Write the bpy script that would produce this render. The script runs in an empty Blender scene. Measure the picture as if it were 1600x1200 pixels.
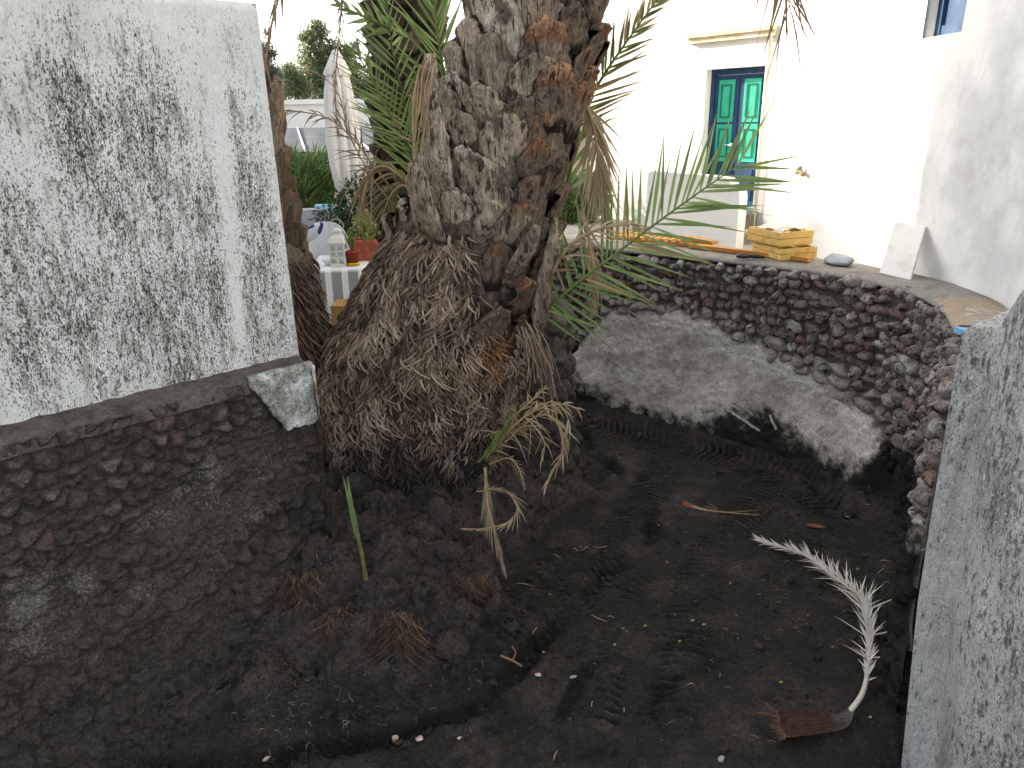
import bpy, math, random
import numpy as np
from mathutils import Vector, Matrix
random.seed(7); RNG = np.random.default_rng(7)
S = bpy.context.scene
COL = S.collection
# ------------------------------------------------------------------ camera
F = 1152.0; TH = math.radians(19.8); RO = math.radians(-1.05); H = 2.4
_f = np.array([0, math.cos(TH), -math.sin(TH)]); _r0 = np.array([1., 0, 0]); _u0 = np.array([0, math.sin(TH), math.cos(TH)])
_r = _r0 * math.cos(RO) + _u0 * math.sin(RO); _u = _u0 * math.cos(RO) - _r0 * math.sin(RO)
EYE = np.array([0, 0, H])
cd = bpy.data.cameras.new('camera'); cam = bpy.data.objects.new('camera', cd); COL.objects.link(cam)
cd.sensor_width = 36; cd.lens = 36 * F / 1600; cd.clip_start = .05; cd.clip_end = 20000
cam.matrix_world = Matrix(((_r[0], _u[0], -_f[0], 0), (_r[1], _u[1], -_f[1], 0), (_r[2], _u[2], -_f[2], H), (0, 0, 0, 1)))
S.camera = cam
# ------------------------------------------------------------------ sky, sun, exposure
SUN_EL = math.radians(22); SUN_AZ = math.radians(-57)          # clockwise from +Y
TOSUN = Vector((math.sin(SUN_AZ) * math.cos(SUN_EL), math.cos(SUN_AZ) * math.cos(SUN_EL), math.sin(SUN_EL)))
w = bpy.data.worlds.new('World'); S.world = w; w.use_nodes = True
nt = w.node_tree; nt.nodes.clear()
sky = nt.nodes.new('ShaderNodeTexSky'); sky.sky_type = 'NISHITA'; sky.sun_disc = False
sky.sun_elevation = SUN_EL; sky.sun_rotation = SUN_AZ % (2 * math.pi); sky.dust_density = 3.0; sky.air_density = 1.0
hs = nt.nodes.new('ShaderNodeHueSaturation'); hs.inputs['Saturation'].default_value = .32
bg = nt.nodes.new('ShaderNodeBackground'); bg.inputs['Strength'].default_value = .15
wo = nt.nodes.new('ShaderNodeOutputWorld')
nt.links.new(sky.outputs[0], hs.inputs['Color']); nt.links.new(hs.outputs[0], bg.inputs[0]); nt.links.new(bg.outputs[0], wo.inputs[0])
sl = bpy.data.lights.new('sun', 'SUN'); sl.energy = 4.5; sl.angle = math.radians(.6); sl.color = (1, .86, .66)
so = bpy.data.objects.new('sun', sl); COL.objects.link(so); so.rotation_euler = TOSUN.to_track_quat('Z', 'Y').to_euler(); so.location = (-6, 4, 12)
S.view_settings.view_transform = 'Standard'; S.view_settings.look = 'None'; S.view_settings.gamma = 1
S.view_settings.exposure = 1.75

# ------------------------------------------------------------------ photo geometry helpers (turn a measured point into a place)
def ray(x, y): return _f + _r * (x - 800) / F - _u * (y - 600) / F
def at(x, y, Y): v = ray(x, y); return EYE + v * Y / v[1]
def atz(x, y, z): v = ray(x, y); return EYE + v * (z - H) / v[2]
def onplane(x, y, O, a):                                        # vertical plane through O along a: distance along a, height
    v = ray(x, y); t, k = np.linalg.solve(np.array([[v[0], -a[0]], [v[1], -a[1]]]), np.array(O[:2]))
    return k, H + v[2] * t
def nrm(v): v = np.asarray(v, float); return v / (np.linalg.norm(v, axis=-1, keepdims=True) + 1e-12)
def spline(P, n=12):
    P = np.array(P, float)
    if len(P) < 3: return np.array([P[0] + (P[-1] - P[0]) * t for t in np.linspace(0, 1, n + 1)])
    Q = np.vstack([2 * P[0] - P[1], P, 2 * P[-1] - P[-2]]); o = []
    for i in range(len(P) - 1):
        a, b, c, d = Q[i:i + 4]
        for t in np.linspace(0, 1, n, endpoint=False):
            o.append(.5 * (2 * b + (c - a) * t + (2 * a - 5 * b + 4 * c - d) * t * t + (3 * b - a - 3 * c + d) * t ** 3))
    o.append(P[-1]); return np.array(o)
def sstep(a, b, x): t = np.clip((x - a) / (b - a), 0, 1); return t * t * (3 - 2 * t)
# ------------------------------------------------------------------ noise
_perm = RNG.permutation(512).astype(np.int64)
_grad = nrm(RNG.normal(size=(512, 3)))
def _h(i, j, k): return _perm[(_perm[(_perm[i & 511] + j) & 511] + k) & 511]
def noise(P):
    P = np.asarray(P, float); I = np.floor(P).astype(np.int64); f = P - I; u = f * f * f * (f * (f * 6 - 15) + 10); out = 0
    for dx in (0, 1):
        for dy in (0, 1):
            for dz in (0, 1):
                g = _grad[_h(I[:, 0] + dx, I[:, 1] + dy, I[:, 2] + dz)]
                dot = (g * (f - [dx, dy, dz])).sum(1)
                wx = u[:, 0] if dx else 1 - u[:, 0]; wy = u[:, 1] if dy else 1 - u[:, 1]; wz = u[:, 2] if dz else 1 - u[:, 2]
                out = out + dot * wx * wy * wz
    return out * 1.6
def fbm(P, scale=1., octv=4, gain=.5):
    P = np.asarray(P, float) * scale; a = 1.; o = 0; t = 0
    for i in range(octv): o = o + a * noise(P * 2.03 ** i + 17.3 * i); t += a; a *= gain
    return o / t
def P3(a, b, c=0.): a = np.asarray(a, float).ravel(); return np.stack([a, np.broadcast_to(np.asarray(b, float).ravel(), a.shape), np.broadcast_to(np.asarray(c, float).ravel(), a.shape)], 1)
def worley(x, y, seed=0, jit=.9):                                # F1, F2, cell random
    i = np.floor(x).astype(np.int64); j = np.floor(y).astype(np.int64)
    f1 = np.full(x.shape, 9.); f2 = np.full(x.shape, 9.); cid = np.zeros(x.shape)
    rt = np.random.default_rng(100 + seed).random((4096, 3))
    for a in (-1, 0, 1):
        for b in (-1, 0, 1):
            h = ((i + a) * 73856093 ^ (j + b) * 19349663) & 4095; q = rt[h]
            dd = np.hypot(i + a + .5 + (q[..., 0] - .5) * jit - x, j + b + .5 + (q[..., 1] - .5) * jit - y)
            n1 = dd < f1; f2 = np.where(n1, f1, np.minimum(f2, dd)); cid = np.where(n1, q[..., 2], cid); f1 = np.where(n1, dd, f1)
    return f1, f2, cid
# ------------------------------------------------------------------ mesh builder
class MB:
    def __init__(s): s.V = []; s.Q = []; s.T = []; s.A = {}; s.n = 0
    def add(s, V, quads=None, tris=None, **attrs):
        V = np.asarray(V, float).reshape(-1, 3); k = s.n; m = len(V)
        for a in set(list(s.A) + list(attrs)):
            if a not in s.A: s.A[a] = [np.zeros(k)] if k else []
            s.A[a].append(np.broadcast_to(np.asarray(attrs.get(a, 0.), float), (m,)))
        s.V.append(V); s.n += m
        if quads is not None and len(quads): s.Q.append(np.asarray(quads, np.int64).reshape(-1, 4) + k)
        if tris is not None and len(tris): s.T.append(np.asarray(tris, np.int64).reshape(-1, 3) + k)
        return s
    def box(s, O, ax, ay, az, **at_):                             # O corner, three edge vectors
        O, ax, ay, az = map(lambda q: np.asarray(q, float), (O, ax, ay, az))
        V = [O + a * ax + b * ay + c * az for c in (0, 1) for b in (0, 1) for a in (0, 1)]
        Q = [(0, 2, 3, 1), (4, 5, 7, 6), (0, 1, 5, 4), (2, 6, 7, 3), (0, 4, 6, 2), (1, 3, 7, 5)]
        if np.dot(np.cross(ax, ay), az) < 0: Q = [q[::-1] for q in Q]
        return s.add(V, Q, **at_)
    def abox(s, x0, x1, y0, y1, z0, z1, **k): return s.box((x0, y0, z0), (x1 - x0, 0, 0), (0, y1 - y0, 0), (0, 0, z1 - z0), **k)
    def grid(s, V, nu, nv, closeu=False, **at_):                  # V[nv][nu]
        i = np.arange(nv - 1)[:, None] * nu; j = np.arange(nu if closeu else nu - 1)[None]; j2 = (j + 1) % nu
        Q = np.stack([i + j, i + j2, i + nu + j2, i + nu + j], -1).reshape(-1, 4)
        return s.add(V, Q, **at_)
    def tube(s, P, R, sides=6, cap=True, **at_):
        P = np.asarray(P, float); n = len(P); R = np.broadcast_to(np.asarray(R, float), (n,))
        T = nrm(np.gradient(P, axis=0)); up = np.array([0, 0, 1.]) if abs(T[0, 2]) < .9 else np.array([1., 0, 0])
        a = nrm(np.cross(T, up)); b = np.cross(T, a)
        an = np.linspace(0, 2 * np.pi, sides, endpoint=False)
        V = P[:, None] + R[:, None, None] * (np.cos(an)[None, :, None] * a[:, None] + np.sin(an)[None, :, None] * b[:, None])
        at2 = {k: np.repeat(v, sides) if np.ndim(v) else v for k, v in at_.items()}
        k0 = s.n; s.grid(V.reshape(-1, 3), sides, n, True, **at2)
        if cap:
            for e, r in ((0, range(sides)), (n - 1, range(sides - 1, -1, -1))):
                ids = [k0 + e * sides + q for q in r]
                for q in range(1, sides - 1): s.T.append(np.array([[ids[0], ids[q], ids[q + 1]]]))
        return s
    def lathe(s, prof, c=(0, 0, 0), seg=24, ang=0., sq=0., **at_):
        prof = np.asarray(prof, float); an = np.linspace(0, 2 * np.pi, seg, endpoint=False) + ang
        rr = np.ones(seg)
        V = np.stack([prof[:, 0][:, None] * np.cos(an) * rr, prof[:, 0][:, None] * np.sin(an) * rr, np.broadcast_to(prof[:, 1][:, None], (len(prof), seg))], -1) + np.asarray(c, float)
        return s.grid(V.reshape(-1, 3), seg, len(prof), True, **at_)
    def build(s, name, mat, parent=None, root=None, smooth=True, loc=None):
        V = np.concatenate(s.V); 
        if parent is not None:
            r = parent
            while r.parent: r = r.parent
            V = V - np.array(r.location)
        elif loc is not None: V = V - np.asarray(loc)
        me = bpy.data.meshes.new(name)
        Q = np.concatenate(s.Q) if s.Q else np.zeros((0, 4), int); T = np.concatenate(s.T) if s.T else np.zeros((0, 3), int)
        me.vertices.add(len(V)); me.vertices.foreach_set('co', V.astype(np.float32).ravel())
        nl = Q.size + T.size; me.loops.add(nl); me.loops.foreach_set('vertex_index', np.concatenate([Q.ravel(), T.ravel()]).astype(np.int32))
        me.polygons.add(len(Q) + len(T))
        me.polygons.foreach_set('loop_start', np.concatenate([np.arange(len(Q)) * 4, Q.size + np.arange(len(T)) * 3]).astype(np.int32))
        me.polygons.foreach_set('use_smooth', np.full(len(Q) + len(T), smooth))
        me.update(calc_edges=True); me.validate()
        for a, v in s.A.items():
            at_ = me.attributes.new(a, 'FLOAT', 'POINT'); at_.data.foreach_set('value', np.concatenate(v).astype(np.float32))
        me.materials.append(mat)
        o = bpy.data.objects.new(name, me); COL.objects.link(o)
        if parent is not None: o.parent = parent
        elif loc is not None: o.location = loc
        return o
def tag(o, label=None, cat=None, group=None, kind=None):
    for k, v in (('label', label), ('category', cat), ('group', group), ('kind', kind)):
        if v: o[k] = v
    return o
def thing(name, label, cat, loc, group=None):
    o = bpy.data.objects.new(name, None); COL.objects.link(o); o.location = tuple(map(float, loc)); o.empty_display_size = .1
    return tag(o, label, cat, group)
def struct(mb, name, mat, smooth=True): return tag(mb.build(name, mat, smooth=smooth), kind='structure')
# ------------------------------------------------------------------ materials
def lin(r, g, b): return tuple(((c / 255 + .055) / 1.055) ** 2.4 if c > 10 else c / 255 / 12.92 for c in (r, g, b))
class NT:
    def __init__(s, name):
        s.m = bpy.data.materials.new(name); s.m.use_nodes = True; s.t = s.m.node_tree; s.t.nodes.clear()
        s.tc = s.n('ShaderNodeTexCoord')
    def n(s, typ, **k):
        o = s.t.nodes.new(typ)
        for a, v in k.items(): setattr(o, a, v)
        return o
    def l(s, a, b): s.t.links.new(a, b)
    def noise(s, scale, stretch=(1, 1, 1), detail=4, rough=.55, off=0):
        mp = s.n('ShaderNodeMapping'); mp.inputs['Scale'].default_value = stretch; mp.inputs['Location'].default_value = (off, off * .7, off * 1.3)
        s.l(s.tc.outputs['Object'], mp.inputs[0]); t = s.n('ShaderNodeTexNoise'); t.inputs['Scale'].default_value = scale
        t.inputs['Detail'].default_value = detail; t.inputs['Roughness'].default_value = rough; s.l(mp.outputs[0], t.inputs['Vector']); return t.outputs['Fac']
    def attr(s, name): a = s.n('ShaderNodeAttribute'); a.attribute_name = name; return a.outputs['Fac']
    def math(s, op, a, b):
        o = s.n('ShaderNodeMath', operation=op)
        for i, q in enumerate((a, b)):
            if hasattr(q, 'links') or hasattr(q, 'is_linked'): s.l(q, o.inputs[i])
            else: o.inputs[i].default_value = q
        return o.outputs[0]
    def remap(s, x, lo, hi):
        o = s.n('ShaderNodeMapRange', interpolation_type='SMOOTHSTEP'); s.l(x, o.inputs[0]); o.inputs[1].default_value = lo; o.inputs[2].default_value = hi; return o.outputs[0]
    def mix(s, fac, a, b):
        o = s.n('ShaderNodeMix', data_type='RGBA'); s.l(fac, o.inputs[0])
        for i, q in ((6, a), (7, b)):
            if isinstance(q, tuple): o.inputs[i].default_value = (*q, 1)
            else: s.l(q, o.inputs[i])
        return o.outputs[2]
def M(name, base, layers=(), rough=.85, spec=.25, bump=(), translucent=0., metal=0., grain=()):
    """layers: (colour, dict(attr=, amp=, scale=, lo=, hi=, stretch=, detail=, off=)); mask = smoothstep(lo,hi, attr + amp*(noise-.5)) or noise"""
    s = NT(name); c = s.n('ShaderNodeRGB').outputs[0]; c.default_value = (*base, 1)
    for col, k in layers:
        x = None
        if 'scale' in k: x = s.noise(k['scale'], k.get('stretch', (1, 1, 1)), k.get('detail', 4), k.get('rough', .55), k.get('off', 0))
        if 'attr' in k:
            a = s.attr(k['attr'])
            x = a if x is None else s.math('ADD', a, s.math('MULTIPLY', s.math('SUBTRACT', x, .5), k.get('amp', 1.)))
        c = s.mix(s.math('MULTIPLY', s.remap(x, k.get('lo', 0), k.get('hi', 1)), k.get('op', 1.)), c, col)
    for sc, am, st in grain:                                      # small colour variation of the surface itself
        mr = s.n('ShaderNodeMapRange'); s.l(s.noise(sc, st, 3, .65, sc * .01), mr.inputs[0]); mr.inputs[1].default_value = .32; mr.inputs[2].default_value = .68; mr.inputs[3].default_value = 1 - am; mr.inputs[4].default_value = 1 + am
        vm = s.n('ShaderNodeVectorMath', operation='SCALE'); s.l(c, vm.inputs[0]); s.l(mr.outputs[0], vm.inputs['Scale']); c = vm.outputs[0]
    b = s.n('ShaderNodeBsdfPrincipled'); s.l(c, b.inputs['Base Color']); b.inputs['Roughness'].default_value = rough
    b.inputs['Specular IOR Level'].default_value = spec; b.inputs['Metallic'].default_value = metal
    prev = None
    for sc, st, strength, dist in bump:
        bn = s.n('ShaderNodeBump'); bn.inputs['Strength'].default_value = strength; bn.inputs['Distance'].default_value = dist
        s.l(s.noise(sc, st, 5, .6, 3.1), bn.inputs['Height'])
        if prev is not None: s.l(prev, bn.inputs['Normal'])
        prev = bn.outputs[0]
    if prev is not None: s.l(prev, b.inputs['Normal'])
    o = s.n('ShaderNodeOutputMaterial'); sh = b.outputs[0]
    if translucent:
        tr = s.n('ShaderNodeBsdfTranslucent'); s.l(c, tr.inputs[0]); mx = s.n('ShaderNodeMixShader'); mx.inputs[0].default_value = translucent
        s.l(sh, mx.inputs[1]); s.l(tr.outputs[0], mx.inputs[2]); sh = mx.outputs[0]
    s.l(sh, o.inputs[0]); return s.m
X1 = (1, 1, 1)
ASH = (.0255, .0222, .0195); ASHL = (.066, .055, .047); ASHD = (.0095, .0088, .0082)
m_ash = M('volcanic ash', ASH, [(ASHL, dict(scale=3, lo=.45, hi=.72)), (ASHD, dict(scale=5, lo=.55, hi=.75, off=4)), (ASHD, dict(attr='wet', scale=14, amp=.6, lo=.35, hi=.75)), (ASHL, dict(attr='dusty', scale=9, amp=.5, lo=.3, hi=.9)), ((.075, .062, .052), dict(scale=160, lo=.66, hi=.72, detail=2))],
          rough=.8, spec=.3, grain=[(60, .45, X1), (190, .55, X1), (11, .25, X1)], bump=[(28, X1, .8, .05), (85, X1, .9, .02), (240, X1, .8, .008)])
m_ashdust = M('brown ash dust', (.115, .095, .078), grain=[(50, .3, X1), (200, .35, X1)], layers=[((.052, .045, .04), dict(scale=12, lo=.4, hi=.7)), ((.17, .15, .13), dict(scale=60, lo=.62, hi=.75))], bump=[(60, X1, .5, .01)])
m_white = M('limewashed wall', (.72, .715, .685), [((.60, .59, .56), dict(scale=2.2, lo=.45, hi=.75)), ((.30, .26, .23), dict(attr='mould', scale=40, stretch=(1, 1, .25), detail=6, amp=2.8, lo=.36, hi=.95, op=.70)), ((.022, .018, .016), dict(attr='mould', scale=104, stretch=(1, 1, .36), detail=6, rough=.7, amp=4.8, lo=.66, hi=1.0, op=.80)), ((.022, .019, .017), dict(attr='mould', scale=210, stretch=(1, 1, .5), detail=4, amp=3.6, lo=.66, hi=.86, op=.85))],
            rough=.9, spec=.1, grain=[(130, .10, (1, 1, .6)), (8, .06, X1)], bump=[(85, (1, 1, .6), .35, .008), (18, X1, .3, .01)])
m_lowwall = M('mud stained rubble wall', (.062, .051, .043), [((.125, .102, .085), dict(attr='tone', lo=.35, hi=.9)), ((.045, .039, .034), dict(scale=6, lo=.5, hi=.7)), ((.095, .066, .056), dict(attr='red', scale=20, amp=.5, lo=.75, hi=1.0)), ((.12, .102, .088), dict(scale=48, lo=.60, hi=.72, detail=5, rough=.7)), ((.27, .255, .235), dict(attr='salt', scale=48, detail=8, rough=.8, amp=4.4, lo=.90, hi=1.10)), ((.13, .118, .105), dict(attr='salt', scale=90, detail=5, rough=.7, amp=3.4, lo=.45, hi=.9)), ((.040, .034, .029), dict(attr='mud', scale=8, amp=.8, lo=.3, hi=.7))],
              grain=[(26, .3, X1), (85, .45, X1), (230, .5, X1)], bump=[(55, X1, .6, .02), (180, X1, .5, .006)])
m_plaster_patch = M('flaking lime plaster', (.31, .305, .28), grain=[(40, .3, X1), (150, .35, X1)], layers=[((.05, .045, .04), dict(scale=95, stretch=(1, 1, .5), detail=6, rough=.7, lo=.52, hi=.62, op=.85)), ((.20, .18, .15), dict(scale=26, lo=.52, hi=.66)), ((.60, .60, .58), dict(scale=9, lo=.5, hi=.7, off=2)), ((.07, .06, .05), dict(scale=70, lo=.6, hi=.68))], bump=[(40, X1, .6, .012)])
m_mortar = M('old cement render', (.125, .111, .098), [((.60, .555, .50), dict(attr='plas', scale=13, detail=7, rough=.65, amp=1.8, lo=.28, hi=.85)), ((.38, .34, .30), dict(attr='plas', scale=2.6, detail=4, amp=2.6, lo=.92, hi=1.25, off=3)), ((.52, .48, .43), dict(attr='plas', scale=9, detail=6, amp=2.2, lo=1.0, hi=1.3, off=5)), ((.56, .545, .52), dict(attr='pale', scale=14, detail=6, amp=1.3, lo=.45, hi=.95)), ((.20, .18, .16), dict(attr='plas', scale=30, detail=5, rough=.7, amp=3.0, lo=1.2, hi=1.5, op=.75)), ((.022, .020, .018), dict(attr='mud', scale=9, detail=8, rough=.7, amp=1.9, lo=.26, hi=.82)), ((.45, .43, .40), dict(attr='scr', scale=40, amp=.6, lo=.55, hi=.75)), ((.10, .09, .08), dict(scale=95, lo=.63, hi=.7, op=.7))],
             grain=[(20, .15, X1), (75, .22, X1), (210, .25, X1)], bump=[(28, X1, .5, .02), (110, X1, .6, .010)])
m_stone = M('lava stone', (.19, .165, .149), [((.32, .305, .29), dict(attr='grey', lo=.45, hi=.85)), ((.16, .095, .078), dict(attr='red', lo=.68, hi=1.05)), ((.035, .032, .030), dict(scale=34, lo=.50, hi=.66)), ((.30, .275, .25), dict(attr='dust', scale=26, amp=1., lo=.55, hi=1.1)), ((.022, .020, .018), dict(attr='mud', scale=14, amp=.8, lo=.4, hi=.75))],
            rough=.95, spec=.06, grain=[(45, .35, X1), (150, .5, X1)], bump=[(90, X1, .6, .012), (260, X1, .5, .004)])
m_coping = M('cement coping', (.215, .20, .18), [((.15, .137, .122), dict(scale=5, lo=.45, hi=.7)), ((.30, .235, .17), dict(attr='tan', scale=6, amp=.4, lo=.4, hi=.7)), ((.36, .35, .33), dict(attr='tan', scale=24, amp=.9, lo=.98, hi=1.1))], grain=[(30, .15, X1), (140, .25, X1)], bump=[(40, X1, .4, .01), (160, X1, .3, .003)])
m_stucco = M('rough cast grey stucco', (.54, .535, .53), [((.33, .33, .335), dict(scale=7, stretch=(1, 1, .22), detail=6, lo=.44, hi=.66)), ((.16, .155, .15), dict(attr='grime', scale=60, stretch=(1, 1, .30), detail=5, rough=.65, amp=2.6, lo=.55, hi=.85)), ((.040, .037, .035), dict(attr='grime', scale=125, stretch=(1, 1, .5), detail=5, rough=.65, amp=3.2, lo=.62, hi=.95, op=.72)), ((.20, .15, .105), dict(attr='brown', scale=14, detail=6, stretch=(1, 1, .22), amp=1.2, lo=.5, hi=.9)), ((.64, .64, .635), dict(scale=90, stretch=(1, 1, .6), lo=.58, hi=.68)), ((.045, .04, .037), dict(attr='brown', scale=60, stretch=(1, 1, .5), amp=2.4, lo=.85, hi=1.2, op=.6))],
             grain=[(40, .12, (1, 1, .5)), (200, .25, (1, 1, .7))], bump=[(70, (1, 1, .6), .8, .02), (170, X1, .7, .008)])
m_facade = M('white painted render', (.72, .72, .70), [((.56, .565, .57), dict(attr='stain', scale=2.6, amp=1.2, lo=.55, hi=1.0)), ((.46, .455, .445), dict(attr='stain', scale=7, amp=1.5, lo=.8, hi=1.3, op=.7)), ((.45, .44, .42), dict(attr='stain', scale=40, stretch=(1, 1, .4), amp=2.2, lo=1.25, hi=1.5))], bump=[(14, X1, .25, .02), (70, X1, .2, .005)])
m_cream = M('cream trim', (.62, .50, .33), [((.75, .68, .55), dict(scale=8, lo=.45, hi=.7))])
m_blue = M('blue door paint', (.022, .055, .125), [((.03, .085, .20), dict(scale=9, lo=.5, hi=.75))], rough=.5, bump=[(60, (1, 1, .2), .2, .004)])
m_green = M('green door paint', (.035, .44, .27), [((.05, .54, .34), dict(scale=6, lo=.45, hi=.7))], rough=.5, bump=[(60, (1, 1, .2), .15, .004)])
m_blueline = M('dark blue moulding', (.02, .13, .13), rough=.5)
m_wood = M('bleached driftwood plank', (.36, .33, .30), [((.20, .18, .17), dict(scale=30, stretch=(.15, 1, 1), lo=.5, hi=.65))])
m_yellow = M('yellow painted crate boards', (.68, .45, .13), [((.52, .32, .09), dict(scale=16, lo=.5, hi=.7)), ((.16, .09, .03), dict(scale=40, lo=.64, hi=.7))], rough=.6, bump=[(30, X1, .3, .006)])
m_orange = M('varnished orange pine', (.52, .25, .055), [((.38, .17, .04), dict(scale=20, stretch=(.2, .2, 1), lo=.45, hi=.7))], rough=.6)
m_lightblue = M('pale blue paint', (.22, .42, .62), [((.45, .45, .43), dict(scale=30, lo=.55, hi=.65))])
m_black = M('black plastic', (.02, .02, .022), rough=.45)
m_metal = M('steel', (.5, .5, .5), metal=1., rough=.35)
m_cloth = M('pale cloth', (.62, .57, .52), [((.45, .40, .36), dict(scale=14, lo=.5, hi=.7))], bump=[(30, X1, .3, .01)])
m_bag = M('grey blue sacking', (.33, .36, .40), [((.24, .26, .29), dict(scale=12, lo=.45, hi=.65))], bump=[(40, X1, .5, .01)])
BARK = [((.375, .30, .225), dict(attr='grey', scale=22, stretch=(1, 1, .35), amp=1.4, lo=.25, hi=.85)), ((.53, .455, .365), dict(attr='grey', scale=40, stretch=(1, 1, .22), amp=2.4, lo=.85, hi=1.45)), ((.15, .115, .088), dict(scale=11, stretch=(1, 1, .6), detail=6, lo=.52, hi=.64, off=11)),
        ((.20, .105, .058), dict(attr='cut', scale=18, amp=1.2, lo=.4, hi=.95)), ((.34, .21, .125), dict(attr='cut', scale=60, amp=1.4, lo=.9, hi=1.3)), ((.020, .013, .010), dict(attr='gap', scale=20, amp=.5, lo=.4, hi=.8)), ((.035, .026, .021), dict(scale=60, stretch=(1, 1, .14), detail=5, lo=.56, hi=.64, op=.9)), ((.028, .020, .016), dict(scale=18, stretch=(1, 1, .5), detail=6, lo=.58, hi=.66, op=.85, off=7))]
m_bark = M('weathered palm bark', (.17, .125, .095), BARK, rough=.9, spec=.1, grain=[(35, .3, (1, 1, .25)), (140, .4, (1, 1, .25))], bump=[(90, (1, 1, .2), .7, .02), (24, X1, .6, .03), (200, (1, 1, .3), .4, .006)])
m_bark2 = M('brown palm bark', (.15, .105, .072), [((.27, .21, .155), dict(attr='grey', scale=20, stretch=(1, 1, .3), amp=.9, lo=.45, hi=.9)), ((.03, .021, .016), dict(attr='gap', scale=20, amp=.6, lo=.4, hi=.8)), ((.05, .036, .028), dict(scale=60, stretch=(1, 1, .2), lo=.58, hi=.68))], spec=.1, grain=[(35, .3, (1, 1, .25)), (140, .4, (1, 1, .25))], bump=[(70, (1, 1, .25), .8, .025), (20, X1, .5, .03)])
m_bark3 = M('dark palm bark', (.07, .05, .038), [((.15, .115, .085), dict(attr='grey', scale=20, stretch=(1, 1, .3), amp=.9, lo=.5, hi=.95)), ((.015, .011, .009), dict(attr='gap', scale=20, amp=.6, lo=.4, hi=.8))], spec=.1, bump=[(70, (1, 1, .25), .8, .025)])
m_rootbed = M('matted root bed', (.050, .036, .028), [((.030, .026, .023), dict(attr='mud', scale=8, amp=.7, lo=.4, hi=.7)), ((.14, .062, .030), dict(attr='red', scale=9, amp=.8, lo=.45, hi=.8))], bump=[(90, (1, 1, .4), .9, .03)])
m_root = M('dry palm root', (.215, .150, .105), [((.44, .345, .26), dict(attr='tint', lo=.35, hi=1.)), ((.075, .054, .041), dict(attr='tint', lo=.4, hi=.0)), ((.25, .115, .055), dict(attr='red', lo=.4, hi=1.)), ((.050, .042, .036), dict(attr='mud', scale=10, amp=.5, lo=.35, hi=.75))], spec=.1, bump=[(120, (1, 1, .4), .4, .004)])
m_root = m_root
m_fine = M('tan fine rootlets', (.21, .13, .08), [((.05, .038, .031), dict(attr='tint', lo=.1, hi=.6))], spec=.1)
def leafmat(name, g1, g2, tipc, tip0=.75, trans=.25, dry=(.33, .24, .13)):
    return M(name, g1, [(g2, dict(attr='tint', lo=.2, hi=.9)), (dry, dict(attr='dry', lo=.45, hi=.6)), (tipc, dict(attr='tip', lo=tip0, hi=1.))], rough=.5, spec=.3, translucent=trans)
m_frond = leafmat('green palm leaflets', (.14, .21, .07), (.24, .32, .12), (.34, .27, .13), .75, .4)
m_olive = leafmat('fading palm leaflets', (.10, .125, .05), (.20, .20, .09), (.36, .28, .16), .45)
m_dry = leafmat('dead palm leaflets', (.26, .18, .10), (.42, .32, .20), (.45, .36, .24), .5, .1)
m_brown = leafmat('brown withered leaflets', (.17, .115, .075), (.28, .20, .14), (.3, .22, .15), .5, .1)
m_bleach = leafmat('bleached palm leaflets', (.60, .56, .48), (.76, .73, .66), (.72, .68, .60), .5, .1)
m_stalk = M('green rachis', (.13, .19, .05), [((.3, .24, .12), dict(scale=8, lo=.55, hi=.7))], rough=.5)
m_drystalk = M('tan rachis', (.36, .26, .15), [((.22, .15, .09), dict(scale=10, lo=.5, hi=.7))], rough=.7)
# ================================================================== plan lines
AZ = math.radians(47)
LU = np.array([math.sin(AZ), math.cos(AZ), 0]); LN = np.array([LU[1], -LU[0], 0]); LC = np.array([-.959, 3.2, 0])   # left wall: along, towards the lane, corner
def LW(s, n, z): return LC + np.multiply.outer(np.asarray(s, float), LU) + np.multiply.outer(np.asarray(n, float), LN) + np.multiply.outer(np.asarray(z, float), [0, 0, 1.])
FW = [(-.5, 7.35), (.1, 6.75), (.86, 6.08), (1.6, 5.5), (2.12, 5.0), (2.40, 4.5), (2.43, 4.05), (2.28, 3.6), (1.98, 3.1), (1.62, 2.5), (1.555, 2.2), (1.55, 1.95)]
_fw = spline(FW, 40); _fl = np.r_[0, np.cumsum(np.linalg.norm(np.diff(_fw, axis=0), axis=1))]
def FWP(s, n, z):                                                # far wall: arc length s, offset towards the lane n, height z
    s = np.asarray(s, float); x = np.interp(s, _fl, _fw[:, 0]); y = np.interp(s, _fl, _fw[:, 1])
    e = .04; tx = np.interp(s + e, _fl, _fw[:, 0]) - np.interp(s - e, _fl, _fw[:, 0]); ty = np.interp(s + e, _fl, _fw[:, 1]) - np.interp(s - e, _fl, _fw[:, 1])
    L = np.hypot(tx, ty) + 1e-9; tx, ty = tx / L, ty / L; n = np.asarray(n, float)
    return np.stack([x + ty * n, y - tx * n, np.broadcast_to(np.asarray(z, float), x.shape)], -1)
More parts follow.
